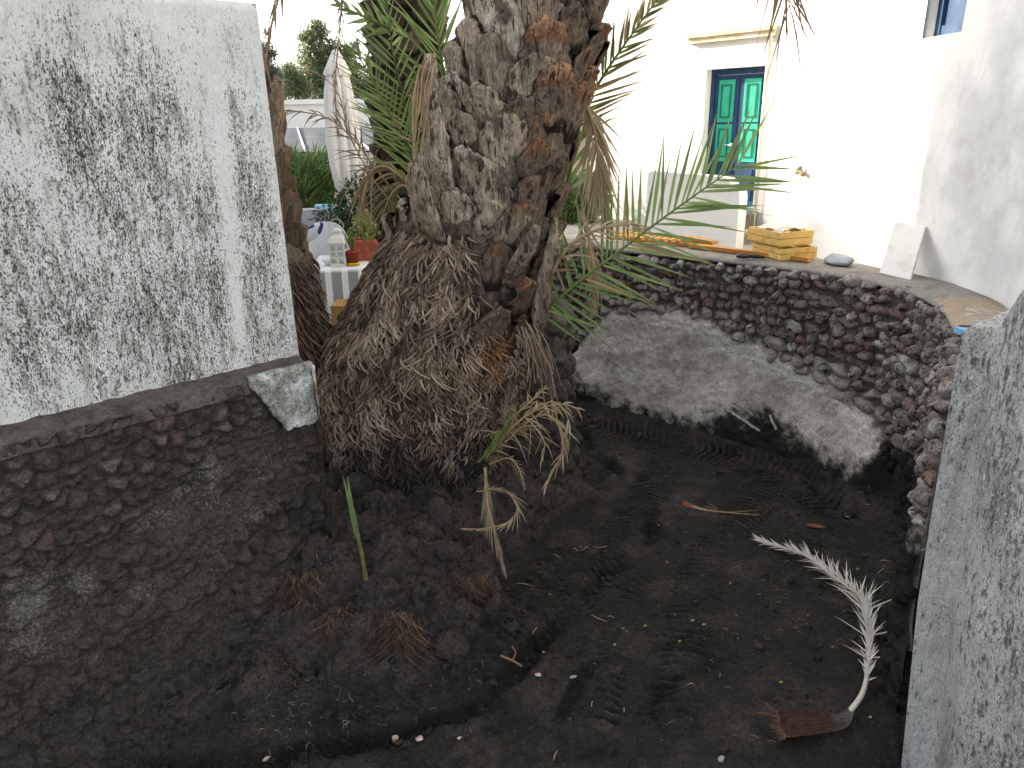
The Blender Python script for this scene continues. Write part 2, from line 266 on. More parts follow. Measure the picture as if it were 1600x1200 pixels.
# FWP normal: path runs left to right, lane is on its right-hand side (towards the camera)
# ================================================================== ground, sea
def gheight(x, y):
    z = np.full(x.shape, -.35)
    z = z + .68 * sstep(5.2, 6.8, y - .35 * x)                    # patio level beyond the lane
    z = z + 1.3 * sstep(11, 24, y) * sstep(2, -1, -np.abs(x) * .02 + 0 * x) + .8 * sstep(12, 26, y) - 16 * sstep(30, 75, y)
    return z
gx = np.unique(np.r_[-9000, -3000, -900, -300, -120, np.linspace(-60, 60, 61), np.linspace(-14, 14, 57), 120, 300, 900, 3000, 9000])
gy = np.unique(np.r_[-9000, -2000, -400, -100, np.linspace(-40, 90, 66), np.linspace(0, 30, 61), 140, 400])
X, Y = np.meshgrid(gx, gy); Z = gheight(X, Y) + .12 * fbm(P3(X, Y), .35, 3).reshape(X.shape) * (Y > 9)
g = MB(); g.grid(np.stack([X, Y, Z], -1).reshape(-1, 3), len(gx), len(gy))
m_scrub = M('dry coastal soil', (.10, .085, .06), [((.07, .085, .035), dict(scale=.9, lo=.45, hi=.6)), ((.20, .17, .13), dict(scale=2.4, lo=.55, hi=.75))], bump=[(4, X1, .6, .1)])
struct(g, 'ground', m_scrub)
m_sea = M('sea water', (.012, .075, .20), [((.02, .12, .27), dict(scale=.02, stretch=(.2, 1, 1), lo=.4, hi=.7))], rough=.35, spec=.4, bump=[(.6, (.3, 1, 1), .5, .5)])
g = MB(); g.add([(-9000, 45, -9.5), (9000, 45, -9.5), (9000, 14000, -9.5), (-9000, 14000, -9.5)], [(0, 1, 2, 3)]); struct(g, 'sea', m_sea)
# patio floor behind the left wall and the terrace in front of the white building
m_patio = M('pale patio paving', (.42, .43, .44), [((.33, .33, .34), dict(scale=3, lo=.4, hi=.7))])
g = MB()
def prism(mb, poly, z0, z1, **k):
    n = len(poly); V = [(x, y, z0) for x, y in poly] + [(x, y, z1) for x, y in poly]
    mb.add(V, [(i, (i + 1) % n, n + (i + 1) % n, n + i) for i in range(n)], [(n, n + i, n + i + 1) for i in range(1, n - 1)], **k)
PAT = [tuple(LW(-1.0, -.6, 0)[:2]), tuple(LW(.9, -1.5, 0)[:2]), (-.55, 5.6), (-.75, 7.35), (-.9, 9.6), (-6, 9.6), (-5, 4)]
prism(g, PAT, -.3, .345); struct(g, 'patio_floor', m_patio, False)
g = MB(); bk = [tuple(FWP([s], [-.22], [0])[0][:2]) for s in np.linspace(.2, 4.9, 24)]
prism(g, [(2.9, 9.2), (1.2, 10.9), (-.6, 9.4)] + bk + [(2.9, 3.7)], -.3, 1.15)
m_terr = M('terrace cement', (.36, .33, .29), [((.26, .24, .22), dict(scale=4, lo=.45, hi=.7))]); struct(g, 'terrace', m_terr, False)
# ================================================================== lane of volcanic ash
def bank(s, n):
    hm = np.interp(s, [-2.2, -1.2, -.7, -.4, -.1, .25, .6, 1.0, 1.4, 1.75, 2.0], [.04, .08, .14, .26, .48, .46, .40, .35, .32, .15, 0])
    wd = np.interp(s, [-2.2, -1.2, -.7, -.4, 0, .3, .6, .85, 1.5], [.35, .45, .50, .62, .78, .86, .78, .42, .34])
    t = np.clip(n, 0, 9) / wd; return hm * (1 - sstep(.18, 1.0, t))
LS = .008; lx = np.arange(-2.1, 2.72, LS); ly = np.arange(2.0, 7.0, LS); X, Y = np.meshgrid(lx, ly); sh = X.shape
rx, ry = X - LC[0], Y - LC[1]; s_ = rx * LU[0] + ry * LU[1]; n_ = rx * LN[0] + ry * LN[1]
wob = .10 * fbm(P3(X, Y), 2.2, 3).reshape(sh)
B = bank(s_ + .12 * fbm(P3(X, Y, 5), 2.6, 3).reshape(sh), n_ + wob)
lump = np.clip(B / .12, 0, 1) * np.clip(s_ + 1.6, 0, 1)
f1, f2, cid = worley(X / .17 + .3 * wob / .1, Y / .17, 3); cl = np.clip(1 - (f1 / .62) ** 2, 0, 1) ** .7 * (.3 + cid)
f1b, f2b, cidb = worley(X / .075, Y / .075 + wob * 4, 5); clb = np.clip(1 - (f1b / .6) ** 2, 0, 1) ** .7 * (.2 + cidb)
Z = B + lump * (.085 * cl + .022 * clb) - .05 * lump * (fbm(P3(X, Y, 9), 4, 4).reshape(sh))
Z += .035 * fbm(P3(X, Y, 2), .9, 3).reshape(sh) + .014 * fbm(P3(X, Y, 3), 5, 4).reshape(sh) + .007 * fbm(P3(X, Y, 4), 22, 3).reshape(sh)
# small dug-out hollow below the root clump, shadowed
for (px_, py_, rad, dep) in ((700, 960, .17, .20), (585, 985, .10, .12), (480, 1005, .14, .12), (760, 900, .12, .12)):
    q = atz(px_, py_, .22); dd = np.hypot(X - q[0], Y - q[1]); Z -= dep * np.exp(-(dd / rad) ** 2 * 1.6) * np.clip(B / .15, 0, 1)
# ash heaped along the foot of the far wall
fd = np.full(sh, 9.)
for q in _fw[60::6]: fd = np.minimum(fd, np.hypot(X - q[0], Y - q[1]))
heap = np.clip(.5 + .9 * fbm(P3(X, Y, 8), 1.6, 3).reshape(sh), 0, 1.2)
Z += (.16 * heap * np.exp(-(fd / .20) ** 2)) + .03 * np.exp(-(fd / .3) ** 2) * fbm(P3(X, Y, 11), 12, 3).reshape(sh)
def pathdist(pts, sub=10):
    P = spline(pts, sub); best = np.full(sh, 9.); arc = np.zeros(sh); L = 0
    for a, b in zip(P[:-1], P[1:]):
        d = b - a; l = np.hypot(*d); t = np.clip(((X - a[0]) * d[0] + (Y - a[1]) * d[1]) / (l * l + 1e-9), 0, 1)
        dd = np.hypot(X - a[0] - t * d[0], Y - a[1] - t * d[1]); m = dd < best; best = np.where(m, dd, best); arc = np.where(m, L + t * l, arc); L += l
    return best, arc
G = lambda *pp: [tuple(atz(x, y, 0)[:2]) for x, y in pp]
wet = np.zeros(sh); dusty = np.clip(np.maximum(B / .10, 1.1 * np.exp(-np.clip(n_, 0, 9) / .45) * sstep(.6, .1, s_)), 0, 1)
for pts, wdt, per, amp in ((G((800, 1010), (880, 930), (960, 850), (1010, 780), (1040, 730)), .17, .048, .022), (G((1060, 1120), (1075, 1020), (1085, 940), (1120, 850), (1180, 790), (1260, 760)), .16, .050, .022),
                           (G((930, 670), (1060, 695), (1180, 725), (1310, 790)), .24, .052, .023), (G((1230, 900), (1280, 850), (1330, 800)), .14, .05, .014), (G((940, 1130), (960, 1000), (1000, 900)), .10, .05, .012)):
    dd, arc = pathdist(pts); mk = sstep(wdt, wdt * .55, dd) * np.clip(.45 + 1.3 * fbm(P3(X, Y, per * 100), 4.5, 4).reshape(sh), .25, 1)
    Z += mk * (amp * np.sin(2 * np.pi * (arc + dd * .35 + .012 * fbm(P3(X, Y, 61), 9, 2).reshape(sh)) / per) - .010); sw_ = np.sin(2 * np.pi * (arc + dd * .35 + .012 * fbm(P3(X, Y, 61), 9, 2).reshape(sh)) / per); dusty = np.maximum(dusty, mk * 1.0 * sstep(.1, .8, sw_)); wet = np.maximum(wet, mk * .85 * sstep(.1, -.6, sw_))  # paler crests and darker troughs coloured in so the ridges show
for pts, wdt, dep in ((G((240, 1195), (420, 1175), (600, 1150), (760, 1090), (860, 985), (930, 915), (1010, 860), (1012, 800), (975, 745), (935, 715), (915, 680)), .05, .058), (G((880, 1120), (930, 1040), (1040, 1010), (1080, 990)), .03, .025), (G((800, 860), (900, 800), (960, 720)), .03, .02), (G((1000, 1130), (1060, 1060), (1150, 1030)), .03, .02)):
    dd, arc = pathdist(pts); dd = dd + .05 * fbm(P3(X, Y, 6), 7, 3).reshape(sh); br = np.clip(.55 + 1.2 * fbm(P3(X, Y, 21), 2.5, 2).reshape(sh), .1, 1)
    Z += br * (-dep * np.exp(-(dd / wdt) ** 2) + .4 * dep * np.exp(-((np.abs(dd) - 2.2 * wdt) / wdt) ** 2)); wet = np.maximum(wet, 1.2 * br * np.exp(-(dd / (wdt * 1.6)) ** 2))
rough = np.exp(-((X + .1) / .55) ** 2 - ((Y - 2.7) / .7) ** 2)
Z += .03 * rough * clb + .02 * rough * fbm(P3(X, Y, 12), 14, 3).reshape(sh)
Z -= .45 * np.exp(-((X - 1.60) / .20) ** 2 - ((Y - 2.05) / .20) ** 2)
LANE = (lx, ly, Z)
def lane_z(x, y):
    i = int(np.clip((y - ly[0]) / LS, 0, len(ly) - 1)); j = int(np.clip((x - lx[0]) / LS, 0, len(lx) - 1)); return float(Z[i, j])
def on_lane(px_, py_, up=0.):
    z = 0.
    for _ in range(12):
        q = atz(px_, py_, z); z = .5 * z + .5 * lane_z(q[0], q[1])
    q = atz(px_, py_, z); q[2] = lane_z(q[0], q[1]) + up; return q
P_ = np.stack([X, Y, Z], -1); gy_, gx_ = np.gradient(Z, LS); nv_ = nrm(np.stack([-gx_, -gy_, np.ones(sh)], -1)); bm_ = np.clip(B / .08, 0, 1).ravel(); sel = bm_ > 0; Pf = P_.reshape(-1, 3); nf = nv_.reshape(-1, 3)
dsp = np.zeros(len(Pf)); q_ = Pf[sel]; dsp[sel] = bm_[sel] * (.045 * fbm(q_, 5, 4) + .012 * np.abs(fbm(q_ + 7, 15, 3)) + .012 * fbm(q_ + 3, 34, 3)); Pf = Pf + nf * dsp[:, None]
crk = np.exp(-(np.abs(fbm(Pf * [1, 1, 1.4] + 40, 3.5, 3)) / .035) ** 2) * bm_; Pf = Pf - nf * (.014 * crk)[:, None]; Z = Pf.reshape(sh + (3,))[..., 2]
g = MB(); g.grid(Pf, len(lx), len(ly), wet=np.maximum(wet.ravel(), crk * .7), dusty=dusty.ravel()); struct(g, 'lane_ground', m_ash)
# ================================================================== left house: limewashed wall above the lane, unseen shading volumes behind
hs_ = thing('white_house', 'white rough walled house at left with black mould streaks over a stone footing', 'house', LW(-1.2, -.1, 1.38))
ds = .01; ss = np.arange(-2.6, .0001, ds); zz = np.arange(1.30, 2.8401, ds); Sg, Zg = np.meshgrid(ss, zz)
top = 2.84 - .02 * Sg * 0
def blob(s0, z0, a, b, rot=0.):
    cs, sn = math.cos(rot), math.sin(rot); u = (Sg - s0) * cs + (Zg - z0) * sn; v = -(Sg - s0) * sn + (Zg - z0) * cs; return np.exp(-(u / a) ** 2 - (v / b) ** 2)
mould = np.zeros(Sg.shape)
for s0, z0, a, b, r, k in ((-.47, 2.10, .17, .26, .1, .9), (-.36, 1.80, .16, .34, 0, .95), (-.58, 2.34, .14, .20, .3, .6), (-.55, 2.66, .09, .12, .3, .75), (-.42, 2.62, .05, .13, .2, .6), (-.42, 2.40, .06, .22, .2, .55), (-.16, 2.15, .07, .38, 0, .75), (-.08, 1.85, .08, .30, 0, .65), (-.11, 1.55, .13, .16, 0, .6), (-.17, 2.42, .08, .16, 0, .4),
                           (-.95, 1.85, .10, .35, .3, .75), (-1.08, 1.68, .10, .30, .3, .9), (-.75, 2.05, .14, .3, .3, .55), (-.62, 1.80, .14, .3, .2, .55), (-.75, 1.6, .16, .22, 0, .45), (-.45, 1.52, .2, .16, 0, .6), (-.72, 2.5, .09, .14, .4, .7), (-.80, 2.62, .05, .1, .4, .5), (-1.0, 2.3, .15, .3, .4, .45), (-1.5, 2, .3, .5, 0, .7), (-1.9, 1.8, .3, .5, 0, .8)):
    mould = mould + .34 * k * blob(s0, z0, a * 1.35, b * 1.5, r)
mould = np.clip(.21 + np.minimum(mould, .46) * .88 + .30 * fbm(P3(Sg * 1.6, Zg * .8, 1), 4, 3).reshape(Sg.shape) - .05, 0, 1) * sstep(2.86, 2.72, Zg) ** .5
for s0, wd_ in ((-.245, .035),): mould *= 1 - .75 * np.exp(-((Sg - s0 - .05 * (Zg - 1.9)) / wd_) ** 2) * sstep(1.45, 1.6, Zg)
nd = .004 * fbm(P3(Sg, Zg), 6, 3).reshape(Sg.shape) - .012 * sstep(.025, 0, -Sg) - .02 * sstep(2.815, 2.84, Zg)
g = MB(); g.grid(LW(Sg, nd, Zg).reshape(-1, 3), len(ss), len(zz), mould=mould.ravel())
# return face at the corner, and top
k = np.linspace(0, 1, 12)
nn, z2 = np.meshgrid(np.linspace(-.012, -2.2, 30), zz); g.grid(LW(np.zeros_like(nn) - .002, nn, z2).reshape(-1, 3), 30, len(zz), mould=.35)
s2, n2 = np.meshgrid(ss[::10], [-.02, -2.2]); g.grid(LW(s2, n2, np.full_like(s2, 2.838)).reshape(-1, 3), len(ss[::10]), 2)
g.build('lane_wall', m_white, hs_)
g = MB(); A = np.array([-4.62, 9.88, 0]); d1 = np.array([-.545, -.839, 0]); d2 = np.array([-.839, .545, 0])
g.box(A + [0, 0, -.3], d1 * 7.6, d2 * 5, (0, 0, 7.7)); g.build('unseen_house_block', m_facade, hs_, smooth=False)  # unseen tall block, placed for the shadow edge on the side wall
g = MB(); g.box(A - d1 * 2.6 + d2 * 5.02 + [0, 0, -.3], d1 * 5, d2 * 3, (0, 0, 7.1)); g.build('unseen_shade_wing', m_facade, hs_, smooth=False)  # unseen wing, added to keep the patio in shade
# ================================================================== stone footing wall below it
fw_ = thing('retaining_wall', 'dark mud stained rubble footing wall under the mouldy white house wall', 'stone wall', LW(-1.0, .05, 0))
ss = np.arange(-2.2, -.018, .006); zz = np.arange(-.15, 1.375, .006); Sg, Zg = np.meshgrid(ss, zz); sh2 = Sg.shape
wz = .6 * fbm(P3(Sg, Zg), 3, 2).reshape(sh2)
row = Zg / .066 + .10 * wz; f1, f2, cid = worley(Sg / .080 + .12 * wz + 3, row, 7, .85); dome = np.clip((f2 - f1) / .45, 0, 1) ** .6 * (.55 + .45 * np.clip(1 - (f1 / .75) ** 2, 0, 1))
f1s, f2s, cids = worley(Sg / .045 + wz, Zg / .04, 9, .9); dsm = np.clip((f2s - f1s) / .5, 0, 1) ** .6
zbound = np.interp(Sg, [-2.2, -1.2, -1.0, -.75, -.5, -.3, -.15, 0], [.80, .86, .84, .95, 1.08, 1.18, 1.28, 1.33]) + .10 * fbm(P3(Sg, Zg, 4), 5, 3).reshape(sh2)
st = sstep(-.06, .12, Zg - zbound + .10 * fbm(P3(Sg, Zg, 77), 9, 3).reshape(sh2))
mud = sstep(.55, .15, Zg - .05 * fbm(P3(Sg, Zg, 6), 4, 3).reshape(sh2) + .0 * Sg) * .8 + sstep(-.35, -.1, Sg) * sstep(.95, .7, Zg)
nd = .085 + st * (.040 * dome * (.45 + .8 * cid) + .010 * dsm + .012 * fbm(P3(Sg, Zg, 23), 16, 3).reshape(sh2)) + (1 - st) * (.010 * dsm * np.clip(.4 + fbm(P3(Sg, Zg, 8), 3, 2).reshape(sh2) * 1.6, 0, 1) + .065 * fbm(P3(Sg, Zg, 3), 5, 5).reshape(sh2) + .055 * dome * cid * np.clip(.5 + fbm(P3(Sg, Zg, 41), 2.5, 2).reshape(sh2) * 2, 0, 1)) + .012 * fbm(P3(Sg, Zg, 13), 40, 3).reshape(sh2)
nd += .10 * sstep(.6, 0, Zg) ** 2
salt = np.zeros(sh2)
def sb(s0, z0, a, b, k):
    global salt; salt = np.maximum(salt, k * np.exp(-((Sg - s0) / a) ** 2 - ((Zg - z0) / b) ** 2))
for q in ((-.50, 1.06, .07, .12, .95), (-.52, .93, .09, .10, .75), (-.40, .80, .13, .14, .5), (-1.22, .76, .12, .18, .9), (-1.05, .74, .07, .10, .8), (-.75, .90, .18, .08, .55), (-.55, .70, .2, .1, .45), (-.30, .95, .15, .2, .38), (-.85, .62, .08, .05, .75), (-1.25, .60, .1, .12, .65), (-.62, .98, .10, .09, .6), (-.28, 1.25, .04, .05, .7), (-1.5, .8, .2, .2, .7), (-.25, .78, .12, .06, .4)): sb(*q)
salt = np.clip(salt + .25 * fbm(P3(Sg, Zg, 15), 9, 3).reshape(sh2) * salt, 0, 1)
g = MB(); g.grid(LW(Sg, nd, Zg).reshape(-1, 3), len(ss), len(zz), tone=(cid * st * dome + .25 * (1 - st)).ravel(), red=(cid * 7 % 1 * st).ravel(), salt=salt.ravel(), mud=np.clip(mud, 0, 1).ravel())
n2, z2 = np.meshgrid(np.linspace(float(nd[:, -1].mean()) + .03, -.3, 20), zz); e = .02 * fbm(P3(n2, z2), 9, 3).reshape(n2.shape)
g.grid(LW(np.full_like(n2, -.022) + e, n2, z2).reshape(-1, 3), 20, len(zz), mud=.3, tone=.4)
g.build('stone_face', m_lowwall, fw_)
# dirt covered ledge, wider towards the corner
ss = np.arange(-2.2, -.01, .012); vv = np.linspace(0, 1, 16); Sg, Vg = np.meshgrid(ss, vv); front = .115 + .012 * fbm(P3(Sg, 0 * Sg), 7, 3).reshape(Sg.shape)
Zl = 1.385 + .026 * sstep(0, .9, Vg) - .055 * sstep(.14, 0, Vg) + .010 * fbm(P3(Sg, Vg * .2, 2), 14, 4).reshape(Sg.shape) + .02 * sstep(.75, 1, Vg) * np.clip(.5 + fbm(P3(Sg, 0 * Sg, 3), 5, 2).reshape(Sg.shape), 0, 1)
g = MB(); g.grid(LW(Sg, front * (1 - Vg) - .03 * Vg + .0 * Sg, Zl).reshape(-1, 3), len(ss), len(vv)); g.build('dirt_ledge', m_ashdust, fw_)
# remnant of lime plaster at its end
ss = np.arange(-.30, .0, .006); zz = np.arange(1.06, 1.405, .006); Sg, Zg = np.meshgrid(ss, zz); lo = np.interp(Sg, [-.30, -.24, -.17, -.10, 0], [1.34, 1.26, 1.13, 1.12, 1.13]) + .03 * fbm(P3(Sg, Zg), 16, 3).reshape(Sg.shape)
g = MB(); keep = (Zg > lo) & (Sg > -.30 + .03 * fbm(P3(Sg, Zg, 3), 14, 3).reshape(Sg.shape)); V = LW(Sg, .135 + .010 * fbm(P3(Sg, Zg, 5), 12, 4).reshape(Sg.shape) - .02 * sstep(1.385, 1.405, Zg), Zg).reshape(-1, 3)
nu = len(ss); i = np.arange(len(zz) - 1)[:, None] * nu; j = np.arange(nu - 1)[None]; Q = np.stack([i + j, i + j + 1, i + nu + j + 1, i + nu + j], -1).reshape(-1, 4); Q = Q[keep.ravel()[Q].all(1)]
kk = len(V); bdV = V - LN * .035; g.add(np.vstack([V, bdV]), np.vstack([Q, Q[:, ::-1] + kk]))
ed = {}                                                            # rim of the plaster's thickness
for q in Q:
    for a, b in zip(q, np.roll(q, -1)): ed[(a, b)] = 1
g.Q.append(np.array([(b, a, a + kk, b + kk) for (a, b) in ed if (b, a) not in ed]))
g.build('plaster_patch', m_plaster_patch, fw_, smooth=True)
# ================================================================== end of that wall behind the palm, rounded and turning away
ew = [tuple(LW(1.15, -.42, 0)[:2]), tuple(LW(1.32, -.10, 0)[:2]), tuple(LW(1.58, .02, 0)[:2]), (.33, 4.46), (.37, 4.66), (.22, 5.0), (-.1, 5.4), (-.4, 5.8)]
_e = spline(ew, 20); _el = np.r_[0, np.cumsum(np.linalg.norm(np.diff(_e, axis=0), axis=1))]
Sg, Zg = np.meshgrid(np.arange(0, _el[-1], .012), np.arange(-.15, 1.34, .012)); sh3 = Sg.shape
x = np.interp(Sg, _el, _e[:, 0]); y = np.interp(Sg, _el, _e[:, 1]); tx = np.interp(Sg + .05, _el, _e[:, 0]) - np.interp(Sg - .05, _el, _e[:, 0]); ty = np.interp(Sg + .05, _el, _e[:, 1]) - np.interp(Sg - .05, _el, _e[:, 1]); L = np.hypot(tx, ty) + 1e-9
f1, f2, cid = worley(Sg / .13, Zg / .105, 21); dome = np.clip((f2 - f1) / .5, 0, 1) ** .6
nd = .05 * dome * (.4 + cid) + .03 * fbm(P3(Sg, Zg), 7, 4).reshape(sh3) + .08 * sstep(.7, 0, Zg) - .10 * sstep(1.22, 1.34, Zg)
V = np.stack([x + ty / L * nd, y - tx / L * nd, Zg], -1).reshape(-1, 3); g = MB()
g.grid(V, sh3[1], sh3[0], tone=(cid * dome * .8).ravel(), red=(cid * 5 % 1 * .8).ravel(), mud=np.clip(sstep(1.0, .3, Zg) + .25, 0, 1).ravel(), salt=0.)
tp = V.reshape(sh3 + (3,))[-1]; inner = tp + np.stack([-(ty / L)[-1], (tx / L)[-1], 0 * tp[:, 0]], -1) * .35; mid = (tp + inner) / 2 + [0, 0, .05]
g.grid(np.concatenate([tp, mid, inner]), len(tp), 3, tone=.3, mud=.5)
dw = g.build('stone_wall', m_lowwall, loc=(.2, 4.5, 0)); tag(dw, 'dark rounded rubble wall end standing behind the big palm trunk', 'stone wall')
# ================================================================== curved far wall
cw = thing('lava_stone_wall', 'curved lava stone wall with grey cement render below and a smooth coping', 'stone wall', FWP([2.8], [0], [0])[0])
ss = np.arange(.2, 6.43, .012); zz = np.arange(-.2, 1.345, .012); Sg, Zg = np.meshgrid(ss, zz); sh4 = Sg.shape
zp = np.interp(Sg, [.2, 1.2, 1.5, 1.7, 1.9, 2.1, 2.4, 2.7, 3.2, 3.7, 4.0, 4.15, 4.3, 4.45], [.2, .2, .40, .72, .88, .93, .95, .92, .79, .67, .58, .52, .35, -.3]) + .05 * fbm(P3(Sg, Zg), 5, 3).reshape(sh4)
plas = sstep(-.13, .13, zp - Zg); plas_soft = sstep(-.10, .10, zp - Zg)
zm = np.interp(Sg, [.2, 1.5, 1.7, 2.0, 2.5, 2.85, 3.05, 3.35, 3.6, 3.85, 4.1, 4.35, 4.6, 6.3], [.5, .25, .13, .07, .03, .10, .24, .30, .20, .12, .10, .35, .65, .75]) + .05 * fbm(P3(Sg, Zg, 2), 7, 3).reshape(sh4)
mud = sstep(.28, -.18, Zg - zm)
pale = np.exp(-((Sg - 2.1) / .3) ** 2 - ((Zg - .35) / .16) ** 2) * .85 + np.exp(-((Zg - zp + .12) / .08) ** 2) * sstep(2.2, 2.9, Sg) * sstep(4.2, 3.6, Sg) * .9 + .35 * np.exp(-((Sg - 2.7) / .3) ** 2 - ((Zg - .7) / .2) ** 2)
scr = np.zeros(sh4)
for (s0, z0, s1, z1) in ((3.02, .36, 3.2, .27), (3.0, .26, 3.28, .17), (3.62, .50, 3.82, .36), (3.95, .40, 4.08, .22), (3.0, .31, 3.1, .28), (3.9, .25, 4.0, .16), (3.35, .3, 3.42, .22)):
    t = np.clip(((Sg - s0) * (s1 - s0) + (Zg - z0) * (z1 - z0)) / ((s1 - s0) ** 2 + (z1 - z0) ** 2), 0, 1); dd = np.hypot(Sg - s0 - t * (s1 - s0), Zg - z0 - t * (z1 - z0)); scr = np.maximum(scr, np.exp(-(dd / .014) ** 2))
nd = .006 + plas_soft * (.058 + .07 * sstep(.75, .1, Zg)) + .022 * plas * fbm(P3(Sg, Zg, 3), 6, 4).reshape(sh4) + .008 * fbm(P3(Sg, Zg, 6), 22, 4).reshape(sh4) + mud * (.03 + .03 * fbm(P3(Sg, Zg, 9), 9, 4).reshape(sh4))
f1, f2, cid = worley(Sg / .09, Zg / .07, 33); dome = np.clip((f2 - f1) / .5, 0, 1) ** .6; nd += .018 * dome * plas * sstep(.25, .02, zp - Zg)
Zw = np.minimum(Zg, np.interp(Sg, [6.1, 6.35, 6.85], [1.4, .42, .12]) + .05 * fbm(P3(Sg, 0 * Sg, 5), 9, 3).reshape(sh4)); nd = np.where(Sg > 6.0, nd * .6, nd)
g = MB(); g.grid(FWP(Sg.ravel(), nd.ravel(), Zw.ravel()), len(ss), len(zz), plas=plas.ravel(), pale=pale.ravel(), scr=scr.ravel(), mud=mud.ravel()); g.build('cement_render', m_mortar, cw)
def ico(sub):
    import bmesh
    bm = bmesh.new(); bmesh.ops.create_icosphere(bm, subdivisions=sub, radius=1); V = np.array([v.co[:] for v in bm.verts]); T = np.array([[v.index for v in f.verts] for f in bm.faces]); bm.free(); return V, T
IV, IT = ico(3); IV2, IT2 = ico(2)
def lump_verts(c, sx, sy, sz, ax, ay, seed, V=IV, rough=.35, facet=.5):     # a broken lava lump: faceted by cutting planes, then roughened
    q = V.copy(); rs = np.random.default_rng(seed)
    for _ in range(13):
        d = nrm(rs.normal(size=3)); h = rs.uniform(.52, .85); dd = q @ d; q = q - np.outer(np.clip(dd - h, 0, None) * facet * 1.6, d)
    q = q * (1 + rough * (.38 * fbm(q + seed * 3.7, 1.6, 3) + .16 * fbm(q + seed * 1.7, 6, 2)))[:, None]
    az = np.array([0, 0, 1.]); an = rs.uniform(-.4, .4); u = ax * math.cos(an) + az * math.sin(an); v = az * math.cos(an) - ax * math.sin(an)
    return np.asarray(c) + np.outer(q[:, 0] * sx, u) + np.outer(q[:, 1] * sy, ay) + np.outer(q[:, 2] * sz, v)
g = MB(); seed = 0; rs = np.random.default_rng(3); z = 1.362
while z > -.05:
    hrow = rs.uniform(.066, .088) * (1 + .35 * sstep(.95, .5, z)); zc0 = z - hrow / 2; z -= hrow * .95; s = .75 + rs.uniform(0, .1)
    while s < 6.36:
        wst = rs.choice([rs.uniform(.05, .08), rs.uniform(.075, .15)], p=[.35, .65]) * (1 + .25 * sstep(.95, .5, z)); wst *= np.interp(s, [.7, 1.7, 2.2], [.55, .6, 1]); sc = s + wst / 2; s += wst * rs.uniform(.88, 1.0)
        hh = hrow * np.interp(sc, [.7, 1.7, 2.2], [.75, .8, 1])
        zc = zc0 + rs.normal(0, .010) + .02 * math.sin(sc * 2.1) ; zpl = np.interp(sc, Sg[0], zp[len(zz) // 2])
        if zc < zpl - .04 or (zc < zpl + .03 and rs.random() < .3): continue
        if zc > np.interp(sc, [6.0, 6.3, 6.6], [1.4, .45, .1]): continue
        p = FWP([sc], [0.0 + rs.normal(.012, .012) + .03 * (zc < zpl + .1)], [zc])[0]; t = nrm(FWP([sc + .03], [0], [0])[0] - FWP([sc - .03], [0], [0])[0]); nn_ = np.array([t[1], -t[0], 0]); seed += 1
        dust = np.clip(rs.normal(.42, .25) + .5 * sstep(.15, .02, zc - zpl) + .3 * sstep(1.25, 1.35, zc) + np.interp(sc, [1, 2.0, 2.4, 4.4, 4.9], [.35, .3, 0, 0, -.3]), 0, 1); rr = rs.random()
        g.add(lump_verts(p, wst * .58, rs.uniform(.05, .075), hh * .60 * rs.uniform(.85, 1.2), t, nn_, seed, IV2 if sc < 1.6 else IV), None, IT2 if sc < 1.6 else IT, grey=rs.random() ** 1.3, red=rr if rr > .74 else 0., dust=dust, mud=float(sstep(np.interp(sc, [4.4, 5.2], [.65, 1.1]), np.interp(sc, [4.4, 5.2], [.25, .5]), zc) * sstep(3.9, 4.3, sc) * .9 + sstep(1.9, 1.4, sc) * sstep(.7, .45, zc)))
print('stones', seed); g.build('stones', m_stone, cw)
ss = np.arange(.2, 5.05, .02); prof = np.array([(.0, 1.345), (.035, 1.362), (.035, 1.374), (.01, 1.387), (-.10, 1.397), (-.24, 1.392), (-.34, 1.388), (-.36, 1.36), (-.36, 1.10)])
Sg, Kg = np.meshgrid(ss, np.arange(len(prof))); wdt = np.interp(Sg, [.2, 1.5, 2.2, 3.2, 4.2, 5], [.45, .6, 1.15, 1.25, 1.0, .75])
nd = prof[Kg, 0]; nd = np.where(nd < 0, nd * wdt, nd) + .010 * fbm(P3(Sg, Kg * .05), 7, 4).reshape(Sg.shape) * (Kg < 4); zg = prof[Kg, 1] - .012 * sstep(4.3, 5, Sg) + .006 * fbm(P3(Sg, Kg * .3, 4), 4, 3).reshape(Sg.shape) + (Kg == 0) * .02 * fbm(P3(Sg, 0 * Sg, 6), 12, 3).reshape(Sg.shape)
g = MB(); g.grid(FWP(Sg.ravel(), nd.ravel(), zg.ravel())[:], len(ss), len(prof), tan=(sstep(4.2, 4.7, Sg) * sstep(0, 4, Kg)).ravel())
g.build('coping', m_coping, cw)
# ================================================================== rough cast pier at right
pr = MB(); lv = np.linspace(0, 1, 110); edge = lambda z: np.array([np.interp(z, [-.7, -.06, .7, 1.09, 1.75, 2.6], [1.58, 1.53, 1.465, 1.45, 1.43, 1.42]), 2.25])
K = [(0., 0., 1.735), (.02, -.004, 1.755), (.06, -.02, 1.758), (.072, -.05, 1.768), (.066, -.10, 1.845), (.060, -.15, 1.92), (.060, -.22, 2.03), (.085, -.38, 2.2), (.15, -.7, 2.42), (.25, -1.1, 2.5)]
rows = []
Kd = spline(np.array(K), 10)
for t in lv:
    for dx, dy, zt in Kd:
        z = -.7 + (zt + .7) * t; e = edge(z); spread = 1 + .35 * (1 - t)
        rows.append((e[0] + dx * spread * 1.15, e[1] + dy, z))
V = np.array(rows); nk = len(Kd); V += (.012 * fbm(V, 6, 4))[:, None] * np.array([-.6, -.8, 0]) + (.006 * fbm(V + 9, 30, 3))[:, None] * np.array([-.6, -.8, 0])
